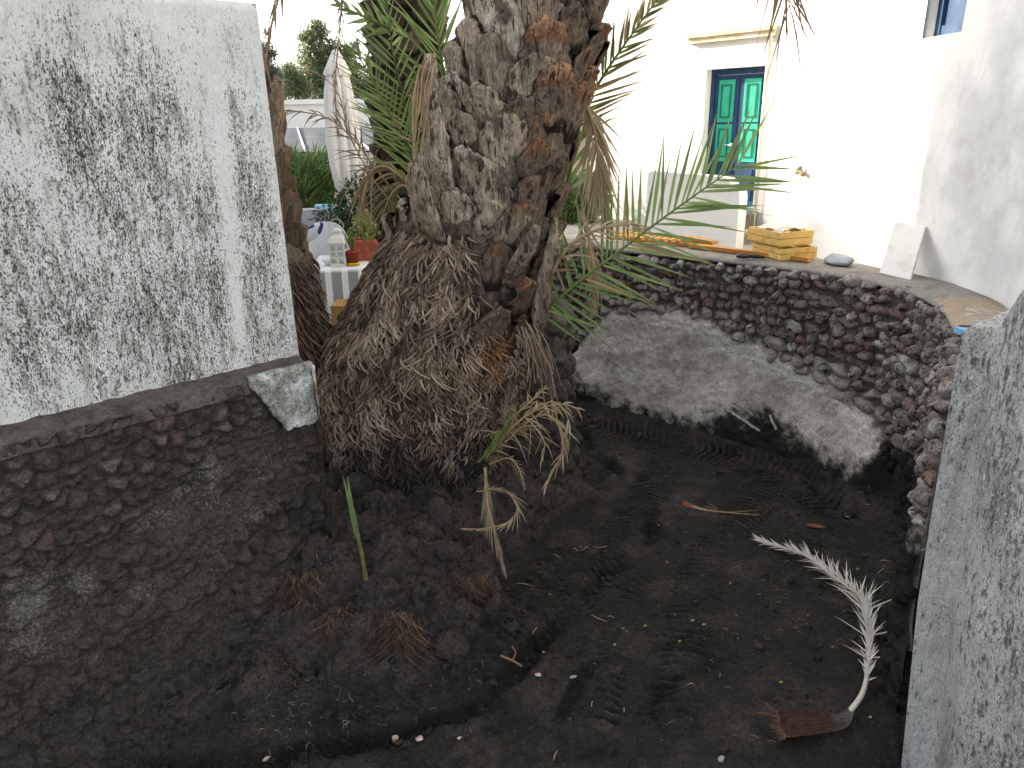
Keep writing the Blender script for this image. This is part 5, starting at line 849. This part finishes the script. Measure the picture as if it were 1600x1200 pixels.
# white garden chair with blue cushion
cq = at(505, 395, 7.75); cq[2] = .345; ch = thing('garden_chair', 'white rounded garden chair with a blue cushion behind the table', 'chair', cq); zc0 = at(505, 350, 7.75)[2]
g = MB(); u, v = np.meshgrid(np.linspace(-1, 1, 30), np.linspace(0, 1, 20)); zt_ = (zc0 - .345) * (1 - .10 * u ** 2 - .28 * np.abs(u) ** 4); V = np.stack([cq[0] + .02 + u * .33, cq[1] + .10 - .25 * u ** 2 + .05 * v, .345 + .42 + (zt_ - .42) * v], -1).reshape(-1, 3); g.grid(V, 30, 20); V2 = V + [0, .03, 0]; g.grid(V2[::-1], 30, 20); g.grid(np.concatenate([V.reshape(20, 30, 3)[-1], V2.reshape(20, 30, 3)[-1]]), 30, 2); g.build('backrest', M('white moulded chair', (.58, .60, .62), rough=.5), ch)
g = MB(); g.lathe([(0, .38), (.27, .38), (.29, .40), (.29, .43), (.26, .44), (0, .43)], cq + [0, -.12, 0], 28); g.build('seat', M('white moulded chair', (.58, .60, .62), rough=.5), ch)
for a, b in ((-.2, -.3), (.2, -.3), (-.2, .05), (.2, .05)): g = MB(); g.tube([cq + [a, b, .385], cq + [a * 1.15, b * 1.1, .001]], [.018, .013], 8); g.build('leg', M('white moulded chair', (.58, .60, .62), rough=.5), ch)
kq = at(489, 362, 7.55); V = lump_verts(kq, .13, .05, .085, nrm(np.array([1., .2, .5])), np.array([0, -1., 0]), 91, IV, .2, .2); g = MB(); g.add(V, None, IT); tag(g.build('cushion', M('blue and white cushion', (.02, .035, .14), [((.5, .52, .55), dict(scale=7, lo=.5, hi=.52, detail=1))]), loc=kq), 'navy blue and white cushion on the white garden chair', 'cushion')
# slatted wooden stool under the table
wq = at(541, 492, 6.5); ws = thing('wooden_stool', 'small slatted wooden stool below the hanging tablecloth', 'stool', (wq[0], wq[1], .345)); zs_ = at(541, 474, 6.5)[2]
m_stool = M('oiled wood', (.36, .20, .07), [((.22, .12, .04), dict(scale=30, stretch=(1, 1, .2), lo=.5, hi=.65))]); g = MB()
for k in range(5): g.abox(wq[0] - .11 + k * .05, wq[0] - .11 + k * .05 + .044, wq[1] - .1, wq[1] + .18, zs_ - .02, zs_)
g.build('seat', m_stool, ws, smooth=False)
for a in (-.11, .10):
    for b in (-.098, .15): g = MB(); g.abox(wq[0] + a, wq[0] + a + .03, wq[1] + b, wq[1] + b + .03, .346, zs_ - .021); g.build('leg', m_stool, ws, smooth=False)
for a in (-.095,): g = MB(); g.abox(wq[0] - .08, wq[0] + .10, wq[1] + a, wq[1] + a + .016, .40, zs_ - .021); g.build('front_panel', m_stool, ws, smooth=False)
# oleander
m_ole = leafmat('oleander leaf', (.018, .045, .016), (.045, .085, .03), (.06, .1, .04), .9, .15); m_bush = leafmat('tamarisk foliage', (.08, .14, .045), (.16, .235, .085), (.24, .28, .12), .7, .35)
def shrub(name, label, cat, base, blobs, n, size, mat, seed, asp=.3, upb=.3, trunk=True, group=None, stems=7):
    t = thing(name, label, cat, base, group); g = MB(); B_ = np.array([b[:3] for b in blobs], float); Rr = np.array([b[3] for b in blobs], float); wts = Rr ** 2.2 / (Rr ** 2.2).sum()
    def fn(r):
        k = r.choice(len(B_), p=wts); d = nrm(r.normal(size=3)); rad = Rr[k] * (r.random() ** .45) * (1 + .25 * math.sin(d[0] * 7 + k) * math.sin(d[1] * 6 + d[2] * 9)); return B_[k] + d * rad * [1, 1, .9]
    leafcloud(g, n, fn, size, seed, asp, upb); g.build('foliage', mat, t); r = np.random.default_rng(seed); g = MB()
    for i in range(stems): k = r.choice(len(B_), p=wts); e = B_[k] + r.normal(0, .2, 3) * Rr[k]; b = np.array(base) + r.normal(0, .05, 3) * [1, 1, 0]; g.tube(spline([b, (b * .5 + e * .5) + r.normal(0, .08, 3), e], 6), np.linspace(max(.012, .02 * np.linalg.norm(e - b)), .006, 13), 6)
    g.build('trunk' if cat == 'tree' else 'stem', M('shrub stems', (.11, .08, .055)), t); return t
ob = at(565, 385, 8.3); ob[2] = .345
shrub('oleander', 'dark glossy oleander bush with pale flowers behind the table', 'shrub', ob, [(*at(x, y, 8.3 + dy), r) for x, y, r, dy in ((505, 338, .12, 0), (535, 325, .20, 0), (565, 335, .28, .1), (600, 330, .30, .1), (560, 300, .20, .2), (600, 290, .28, .2), (640, 310, .30, .2), (540, 360, .22, 0), (590, 370, .3, .1), (525, 345, .16, -.1))], 5200, .065, m_ole, 12, .32)
m_petal = M('pale pink petals', (.62, .42, .36)); g = MB(); r_ = np.random.default_rng(2)
for i in range(22):
    x, y = r_.uniform(520, 610), r_.uniform(290, 350); c = at(x, y, 8.02 + r_.uniform(-.05, .1))
    for k in range(5): d = nrm(r_.normal(size=3) + [0, -1, 0]); e = nrm(np.cross(d, [0, 0, 1.])); g.add([c, c + e * .018 + d * .012, c + d * .03, c - e * .018 + d * .012], [(0, 1, 2, 3)])
    g.build('flower', m_petal, bpy.data.objects['oleander']); g = MB()
def feathery(name, label, cat, base, c, rx_, rz_, n, mat, seed, lth=.35, wd=.012, lean=.25, group=None):
    t = thing(name, label, cat, base, group); r = np.random.default_rng(seed); g = MB()
    for i in range(n):
        d = nrm(r.normal(size=3)); rad = r.random() ** .4; p = c + d * [rx_, rx_, rz_] * rad * (1 + .2 * math.sin(d[0] * 8 + d[2] * 5)); dr = nrm(np.array([d[0] * .7 + lean * .6, d[1] * .5, .8]) + r.normal(0, .35, 3)); q = np.linspace(0, 1, 4); l = lth * r.uniform(.5, 1.2); C = p + np.outer(q * l, dr) + np.outer(q ** 2 * l * .35, [lean * r.uniform(.3, 1.4), 0, -.6]); Wd = nrm(np.cross(dr, r.normal(size=3))) * wd * r.uniform(.6, 1.3); ww = np.interp(q, [0, .4, 1], [.7, 1, .1])[:, None]
        g.grid(np.stack([C - Wd * ww, C + Wd * ww], 1).reshape(-1, 3), 2, 4, tint=np.clip(r.normal(.45, .25), 0, 1), tip=np.repeat(q, 2) * .8, dry=0.)
    g.build('foliage', mat, t); g = MB()
    for i in range(6): e = c + r.normal(0, .45, 3) * [rx_, rx_, rz_]; g.tube(spline([np.array(base) + r.normal(0, .06, 3) * [1, 1, 0], (np.array(base) + e) / 2 + r.normal(0, .1, 3), e], 6), np.linspace(.035, .008, 13), 6)
    g.build('stem', M('tamarisk stems', (.10, .07, .05)), t)
bc = at(482, 302, 11.5); feathery('tamarisk_bush', 'feathery light green bush behind the low grey patio wall', 'bush', (bc[0], bc[1], .3), bc, .62, .55, 5200, m_bush, 14, .30, .010)
b2 = at(895, 325, 9.6); feathery('tamarisk_bush', 'feathery green bush between the big trunk and the white building', 'bush', (b2[0], b2[1] , .3), b2, .34, .42, 3000, m_bush, 15, .22, .008)
# low grey wall behind the patio, blue board on it
m_grey = M('grey painted wall', (.36, .38, .40), [((.28, .29, .30), dict(scale=3, lo=.45, hi=.7))]); wz_ = at(480, 328, 9.3)[2]; g = MB(); x0 = at(425, 330, 9.3)[0]
g.abox(x0 - 1.5, -.95, 9.3, 9.5, .2, wz_); tag(g.build('garden_wall', m_grey, loc=(x0, 9.4, .3), smooth=False), 'low plain grey wall at the back of the patio', 'wall')
g = MB(); q = at(507, 327, 9.38); g.abox(q[0] - .11, q[0] + .12, 9.36, 9.46, wz_ + .003, wz_ + .05); tag(g.build('folded_tarp', M('sky blue tarp', (.35, .60, .80)), loc=q, smooth=False), 'flat pale blue strip lying on the low grey wall', 'tarp')
# parasol
uq = at(533, 300, 9.0); zt0 = at(523, 78, 9.0)[2]; zb0 = at(545, 283, 9.0)[2]; base = np.array([at(535, 300, 9.0)[0], 9.0, .345]); um = thing('closed_parasol', 'tall closed white parasol with a capped top on the patio', 'parasol', base)
m_can = M('cream parasol canvas', (.80, .78, .74), [((.70, .68, .64), dict(scale=5, stretch=(1, 1, .3), lo=.45, hi=.7))], translucent=.15)
xt = at(524, 78, 9.0)[0]; xb = at(543, 283, 9.0)[0]
def pleat(g, zr, n=96, k=9, amp=.38):
    an = np.linspace(0, 2 * np.pi, n, endpoint=False); rows = []
    for z, r in zr:
        ph = .35 * math.sin(z * 3); rr_ = r * (1 - amp * .5 + amp * np.abs(np.cos(an * k / 2 + ph)) ** .7 + .05 * np.sin(an * 3 + z * 4)); cx = np.interp(z, [zb0, zt0], [xb, xt]); rows.append(np.stack([cx + rr_ * np.cos(an), base[1] + rr_ * np.sin(an), z + 0 * an - (.07 * np.abs(np.cos(an * k / 2 + ph)) if z < zb0 + .05 else 0)], 1))
    g.grid(np.concatenate(rows), n, len(rows), True)
hh = zt0 - zb0; pw = lambda w_: w_ / F * 8.9 / 2 * .78
g = MB(); pleat(g, [(zb0 - .06, pw(30)), (zb0, pw(44)), (zb0 + .12 * hh, pw(54)), (zb0 + .3 * hh, pw(56)), (zb0 + .5 * hh, pw(52)), (zb0 + .7 * hh, pw(46)), (zb0 + .84 * hh, pw(34)), (zt0 - .02, pw(10))]); g.build('canopy', m_can, um)
g = MB(); pleat(g, [(zt0 - .17 * hh - .03, pw(46)), (zt0 - .17 * hh, pw(50)), (zt0 - .08 * hh, pw(30)), (zt0 - .01, pw(12)), (zt0, pw(9)), (zt0 + .004, .001)], amp=.12); g.build('top_cap', m_can, um)
g = MB(); g.tube([base + [0, 0, .03], (xb, base[1], zb0), (xt, base[1], zt0 - .05)], .022, 10); g.build('pole', m_metal, um); g = MB(); g.lathe([(0, .0), (.24, .0), (.24, .05), (.06, .07), (.04, .14), (0, .14)], base, 24); g.build('base', m_grey, um)
# ================================================================== farther back
hb_ = thing('flat_roofed_house', 'long low white house with a flat roof beyond the parasol', 'house', at(510, 230, 22) * [1, 1, 0] + [0, 0, .8]); z1 = at(510, 155, 22)[2]; xa, xb2 = at(380, 160, 22)[0], at(640, 160, 22)[0]
g = MB(); g.abox(xa - 3, xb2 + .4, 22, 27, .3, z1 - .12); g.build('wall', m_facade, hb_, smooth=False); g = MB(); g.abox(xa - 3.1, xb2 + .5, 21.9, 27.1, z1 - .12, z1); g.build('parapet', m_facade, hb_, smooth=False)
g = MB(); xd = at(590, 240, 22)[0]; g.abox(xd, xd + .9, 21.95, 21.998, .4, 1.9); g.build('door', m_blue, hb_, smooth=False)
rz0, rz1 = at(500, 237, 15.5)[2], at(500, 199, 18.0)[2]; aw = thing('grey_awning', 'sloping grey tarpaulin awning in front of the low white house', 'awning', at(515, 240, 16.5) * [1, 1, 0] + [0, 0, .5])
xl0, xr0, xl1, xr1 = at(405, 237, 15.5)[0], at(608, 235, 15.5)[0], at(425, 199, 18)[0], at(577, 197, 18)[0]; g = MB(); u, v = np.meshgrid(np.linspace(0, 1, 40), np.linspace(0, 1, 16)); V = np.stack([(xl0 + (xr0 - xl0) * u) * (1 - v) + (xl1 + (xr1 - xl1) * u) * v, 15.5 + 2.5 * v, rz0 + (rz1 - rz0) * v - .03 * np.sin(np.pi * v) * (1 + .5 * np.sin(u * 25))], -1).reshape(-1, 3); g.grid(V, 40, 16); g.grid((V - [0, 0, .03]).reshape(16, 40, 3)[:, ::-1].reshape(-1, 3), 40, 16)
m_awn = M('grey tarpaulin', (.13, .14, .155), [((.16, .17, .185), dict(scale=3, lo=.5, hi=.7))], spec=0., rough=1.); g.build('tarpaulin', m_awn, aw)
for u0 in (.36, .86):
    P = [np.array([(xl0 + (xr0 - xl0) * u0) * (1 - v) + (xl1 + (xr1 - xl1) * (u0 - .1)) * v, 15.5 + 2.5 * v, rz0 + (rz1 - rz0) * v + .012 - .03 * math.sin(math.pi * v)]) for v in np.linspace(0, 1, 8)]; g = MB(); g.tube(np.array(P), .02, 6); g.build('seam_rope', m_facade, aw)
for x in (xl0 + .2, (xl0 + xr0) / 2, xr0 - .15): g = MB(); g.tube([(x, 15.6, .35), (x, 15.6, rz0 - .02)], .05, 8); g.build('post', m_facade, aw)
g = MB(); g.abox(xl0 - 2, xr0 + .6, 17.9, 18.1, .3, rz0 + .06); tag(g.build('garden_wall', m_facade, loc=(xl0, 18, .3), smooth=False), 'white garden wall under the grey awning', 'wall')
m_tree = leafmat('pine foliage', (.10, .13, .07), (.19, .21, .10), (.2, .2, .1), .8, .5); m_tree2 = leafmat('blue green foliage', (.06, .09, .07), (.11, .145, .11), (.1, .13, .08), .9, .4)
def tree(label, base, bl, n, size, mat, seed): return shrub('tree', label, 'tree', base, [(*at(x, y, Yd), r) for x, y, Yd, r in bl], n, size, mat, seed, .25, .4, group='trees beyond the patio', stems=12)
tree('tall feathery tree left of the parasol with a sunlit yellow top', (at(495, 150, 30)[0], 30, .5), [(490, 60, 30, .5), (500, 50, 30, .4), (482, 85, 30, .55), (505, 90, 30, .55), (520, 75, 30.3, .4), (485, 115, 29.7, .7), (510, 118, 30, .7), (530, 105, 30, .6), (470, 135, 29.7, .6), (500, 140, 29.5, .8), (530, 135, 30, .7), (540, 80, 30.2, .35), (475, 58, 30, .3), (495, 40, 30, .3)], 13000, .17, m_tree, 41)
tree('rounded olive tree low between the house corner and the tall tree', (at(455, 150, 27)[0], 27, .5), [(455, 125, 27, .5), (442, 138, 27, .5), (470, 140, 27, .45), (435, 120, 27.3, .35), (452, 108, 27, .25)], 5000, .14, m_tree, 42)
tree('dark tree closest to the white house corner', (at(415, 150, 25)[0], 25, .5), [(418, 110, 25, .45), (425, 135, 25, .5), (410, 80, 25, .4), (425, 85, 25, .2), (405, 130, 25, .6), (418, 50, 25, .15)], 6000, .13, m_tree2, 43)
tree('dark bushy tree behind the right side of the parasol', (at(555, 150, 31)[0], 31, .5), [(550, 110, 31, .45), (560, 138, 31, .55), (545, 85, 31, .35), (556, 70, 31, .2), (580, 145, 31, .4)], 4500, .15, m_tree2, 44)
tree('dense tree hidden behind the green palm fronds', (at(620, 150, 33)[0], 33, .5), [(600, 80, 33, .9), (610, 120, 33, 1.0), (630, 100, 33, .9), (590, 120, 33, .6), (600, 45, 33, .5)], 5000, .2, m_tree2, 45)
# coastal scrub in the gap right of the trunk
m_yel = leafmat('yellow flowering scrub', (.16, .15, .04), (.45, .36, .04), (.5, .4, .06), .7, .2); m_gar = leafmat('grey green scrub', (.10, .115, .075), (.17, .18, .12), (.2, .2, .13), .8, .15)
for i, (x, y, Yd, r, mt, lab) in enumerate(((884, 268, 24, .55, m_yel, 'low yellow flowering scrub on the shore behind the trunk'), (910, 272, 25, .6, m_yel, 'yellow flowering scrub next to the white building corner'), (895, 262, 27, .6, m_gar, 'grey green scrub at the top of the shore against the sea'), (900, 290, 20, .5, m_gar, 'grey scrub below the yellow flowers'), (880, 300, 19, .5, m_gar, 'grey green scrub beside the palm trunk above the feathery bush'))):
    c = at(x, y, Yd); shrub('scrub_bush', lab, 'bush', (c[0], c[1], c[2] - .8), [(*c, r), (c[0] + .5, c[1], c[2] - .1, r * .7), (c[0] - .5, c[1] + .2, c[2] - .1, r * .7)], 1500, .09, mt, 60 + i, .4, .5, group='scrub on the shore', stems=4)
q = at(907, 297, 17); V = lump_verts(q, .35, .4, .55, np.array([1., 0, 0]), np.array([0, -1., 0]), 66, IV, .5); g = MB(); g.add(V, None, IT, grey=.2, dust=.1); tag(g.build('lava_rock', m_stone, loc=q), 'dark lava rock on the shore above the feathery bush', 'rock')
# ================================================================== litter on the lane
# bleached fallen frond
fl_ = thing('fallen_frond', 'bleached curved palm frond with brown sheath lying on the black lane', 'palm frond', on_lane(1300, 1120))
pp = [on_lane(1322, 1126, .03), on_lane(1346, 1095, .05), on_lane(1353, 1055, .07), on_lane(1352, 1000, .08), on_lane(1340, 955, .08), on_lane(1305, 920, .06), on_lane(1255, 880, .05), on_lane(1185, 850, .03)]
ga, P = frond_mesh(pp, (0, -.25, 1), n=150, L=.15, wid=.008, a0=22, a1=10, droop=.0, seed=91, start=.12, lift=.10, jit=.42, curl=.16, prof=lambda t: float(np.interp(t, [0, .2, .35, .6, .85, 1], [.35, .5, 1.0, .95, .7, .4])))
gb_, _ = frond_mesh(pp, (0, -.25, 1), n=9, L=.22, wid=.009, a0=62, a1=40, droop=.05, seed=92, start=.2, lift=.1, jit=.2, prof=lambda t: float(np.interp(t, [0, .5, .62, .63, 1], [.6, 1.0, .6, .05, .05])))
ga.add(np.concatenate(gb_.V), np.concatenate(gb_.Q), **{k: np.concatenate(v) for k, v in gb_.A.items()}); lf_ = ga.build('leaflets', m_bleach, fl_)
g = MB(); g.tube(P, np.linspace(.012, .003, len(P)), 6); g.build('rachis', M('bleached rachis', (.58, .54, .46)), fl_)
sp = [on_lane(1326, 1122, .03), on_lane(1310, 1140, .035), on_lane(1275, 1142, .035), on_lane(1235, 1145, .04), on_lane(1218, 1146, .04)]
P = spline(sp, 10); n = len(P); T = nrm(np.gradient(P, axis=0)); up = np.array([0, -.35, .94]); Sd = nrm(np.cross(up, T)); W = np.interp(np.linspace(0, 1, n), [0, .15, .45, .8, 1], [.014, .024, .044, .058, .054]); u = np.linspace(-1, 1, 17)
V = P[:, None] + Sd[:, None] * (W[:, None] * u[None])[..., None] - up * (.65 * W[:, None] * (1 - u[None] ** 2))[..., None] + up * .02; g = MB(); V = V + (.004 * fbm(V.reshape(-1, 3), 30, 3)).reshape(V.shape[:2])[..., None] * up
g.grid(V.reshape(-1, 3), 17, n, v=np.repeat(np.linspace(0, 1, n), 17)); V2 = V - up * .006; g.grid(V2[:, ::-1].reshape(-1, 3), 17, n, v=np.repeat(np.linspace(0, 1, n), 17))
g.build('sheath', M('brown leaf sheath', (.085, .075, .07), [((.052, .022, .014), dict(attr='v', scale=9, amp=.25, lo=.15, hi=.4)), ((.17, .085, .045), dict(attr='v', scale=40, amp=.5, lo=.85, hi=1.05))], rough=.65, spec=.3, grain=[(30, .35, (1, 1, 1)), (120, .5, (.3, 1, 1))], bump=[(60, (.3, 1, 1), .8, .02)]), fl_)
g = MB(); r_ = np.random.default_rng(8)
for i in range(150):
    e = r_.uniform(-1, 1); b = P[-1] + Sd[-1] * W[-1] * e - up * .65 * W[-1] * (1 - e * e) + up * .02; d = nrm(T[-1] + Sd[-1] * (e * .4 + r_.normal(0, .3)) + up * r_.normal(.1, .25)); l = r_.uniform(.015, .05) * (1 + 1.2 * (e < -.6)); g.tube(b + np.outer(np.linspace(0, 1, 4) * l, d), .0014 * np.array([1, 1, .8, .4]), 4, False, tint=r_.uniform(0, .6))
g.build('torn_fibre', m_fine, fl_)['kind'] = 'stuff'
# dry leaf piece, scrap
dr = thing('dry_leaf', 'thin dry leaf sliver with reddish base on the lane under the far wall', 'dry leaf', on_lane(1110, 797))
g = MB(); P = spline([on_lane(1066, 788, .012), on_lane(1085, 796, .02), on_lane(1110, 801, .015), on_lane(1186, 808, .01)], 8); ww = np.interp(np.linspace(0, 1, len(P)), [0, .1, .3, 1], [.004, .025, .012, .003])[:, None]; Wd = np.array([.1, .5, .6]); g.grid(np.stack([P - Wd * ww, P + Wd * ww * .2, P + Wd * ww], 1).reshape(-1, 3), 3, len(P), v=np.repeat(np.linspace(0, 1, len(P)), 3)); g.build('blade', M('rusty dry blade', (.26, .10, .05), [((.36, .27, .18), dict(attr='v', lo=.2, hi=.4))]), dr)
g = MB(); g.tube(spline([on_lane(1090, 797, .02), on_lane(1130, 804, .02), on_lane(1184, 806, .015)], 8), .002, 5); g.tube(spline([on_lane(1100, 797, .03), on_lane(1120, 800, .02), on_lane(1105, 794, .04)], 8), .0015, 5); g.build('thread', m_drystalk, dr)
def scrap(pxy, sx, sy, sz, mat, name, label, cat, seed, grp=None):
    c = on_lane(*pxy, sz * .6); V = lump_verts(c, sx, sy, sz, nrm(np.array([1., .3 * math.sin(seed), 0])), nrm(np.array([.3 * math.sin(seed), -1., 0])), seed, IV2, .4); g = MB(); g.add(V, None, IT2); return tag(g.build(name, mat, loc=c), label, cat, grp)
m_rb = M('rusty bark', (.22, .10, .07), [((.34, .2, .15), dict(scale=30, lo=.5, hi=.6))]); m_pet = M('faded pink petal', (.50, .32, .33), [((.62, .55, .45), dict(scale=20, lo=.5, hi=.6))]); m_ivory = M('ivory husk', (.52, .44, .33)); m_date = M('unripe date', (.24, .30, .09), rough=.4); m_och = M('ochre date', (.36, .19, .07), rough=.5); m_pale = M('pale chip', (.35, .33, .30))
scrap((1276, 824), .07, .022, .012, m_rb, 'bark_scrap', 'rusty brown bark scrap lying left of the grey pier', 'bark scrap', 3)
scrap((655, 1156), .022, .014, .014, m_pet, 'fallen_flower', 'faded pink flower bud on the mud at bottom', 'flower', 4); scrap((617, 1157), .020, .018, .015, m_ivory, 'seed_husk', 'round ivory husk left of the pink flower bud', 'husk', 5)
scrap((418, 1188), .025, .015, .012, m_ivory, 'seed_husk', 'yellowish husk at the bottom edge far left', 'husk', 6); scrap((840, 1058), .020, .012, .010, m_pet, 'fallen_flower', 'pinkish wilted flower in the rut below the mud bank', 'flower', 7); scrap((718, 1155), .012, .008, .007, m_ivory, 'seed_husk', 'tiny pale husk right of the pink flower bud', 'husk', 8)
scrap((895, 1060), .020, .010, .008, m_pale, 'leaf_scrap', 'grey white leaf scrap in the middle of the lane', 'leaf scrap', 9); scrap((1127, 1188), .016, .014, .012, m_pale, 'pebble', 'pale pebble at the bottom edge of the lane', 'pebble', 10)
scrap((1325, 804), .018, .012, .006, m_pale, 'leaf_scrap', 'pale leaf scrap above the rusty bark scrap', 'leaf scrap', 11); scrap((1030, 822), .018, .010, .006, m_rb, 'leaf_scrap', 'orange leaf scrap left of the long dry leaf sliver', 'leaf scrap', 12)
for x, y in ((930, 656), (953, 658)): scrap((x, y), .012, .01, .008, M('crimson petal', (.45, .05, .12)), 'fallen_petal', 'tiny crimson petal at the foot of the far wall', 'petal', x, 'crimson petals by the far wall')
for i, (x, y) in enumerate(((860, 930), (1008, 979), (1062, 1003), (1082, 970), (1100, 977), (973, 983), (1220, 1067), (1340, 890), (1360, 1122), (960, 1009))): scrap((x, y), .011, .008, .007, m_date, 'green_date', 'small unripe green date lying on the black lane', 'date', 30 + i, 'green dates scattered on the lane')
for i, (x, y) in enumerate(((1301, 1012), (1262, 963), (886, 980), (907, 856), (915, 905), (1043, 879), (1141, 912), (849, 1020))): scrap((x, y), .008, .007, .006, m_och, 'fallen_date', 'tiny ochre dried date lying on the black lane', 'date', 50 + i, 'ochre dates scattered on the lane')
# straws and pale roots: nobody could count them
g = MB(); r_ = np.random.default_rng(77)
def straw(x, y, l, ang, r, tint, cu=0.):
    c = on_lane(x, y, .010); d = np.array([math.cos(ang), math.sin(ang), 0]); q = np.linspace(-.5, .5, 6); C = c + np.outer(q * l, d) + np.outer(q ** 2 * l * cu, [-d[1], d[0], 0])
    for k in range(6): C[k, 2] = lane_z(C[k, 0], C[k, 1]) + .006 + .006 * math.sin(k)
    g.tube(C, r * np.array([.6, 1, 1, 1, .8, .4]), 4, False, tint=tint, tip=0., dry=float(tint > .5))
for x, y, l, a, cu in ((915, 856, .12, .9, 0), (940, 858, .12, .2, 1.2), (870, 870, .07, -.5, 0), (820, 915, .13, -.3, .2), (1000, 678, .10, .9, 0), (960, 745, .07, .6, 0), (1380, 890, .14, .7, .3), (1385, 878, .08, -.6, .8), (935, 968, .12, -.5, .8), (975, 1110, .05, 1.4, 0), (925, 1100, .06, 1.3, 0), (868, 1180, .07, 1.2, 0), (900, 860, .05, -.6, 0), (1080, 1070, .05, .1, 0), (955, 965, .05, 0, 0), (836, 985, .05, .8, 0), (1356, 790, .05, -.6, .5)): straw(x, y, l * .75, a, .0022, .8, cu)
for i in range(330):
    cx, cy, sx, sy = [(470, 1110, 60, 40), (640, 1080, 120, 60), (1000, 900, 200, 130), (1150, 760, 150, 60), (560, 850, 90, 60), (1200, 1000, 120, 120)][r_.integers(6)]; x, y = r_.normal(cx, sx), r_.normal(cy, sy)
    if not (360 < x < 1390 and 660 < y < 1195) or (x < 430 and y < 1040): continue
    straw(x, y, r_.uniform(.008, .045), r_.uniform(0, 3.1), r_.uniform(.0006, .0014), r_.uniform(.2, 1), r_.normal(0, .5))
tag(g.build('straw_litter', M('straw litter', (.17, .13, .09), [((.40, .34, .26), dict(attr='tint', lo=.2, hi=1.))])), 'scattered straws and root threads over the black lane', 'litter', kind='stuff')
g = MB(); c = [on_lane(782, 1030, .02), on_lane(800, 1040, .03), on_lane(815, 1045, .015)]; g.tube(spline(c, 6), .006, 6); g.tube(spline([on_lane(800, 1015, .02), on_lane(806, 1030, .03), on_lane(800, 1040, .03)], 6), .003, 5); tag(g.build('root_twig', M('tan root twig', (.24, .15, .10)), loc=c[0]), 'forked tan root twig at the edge of the mud bank', 'twig')
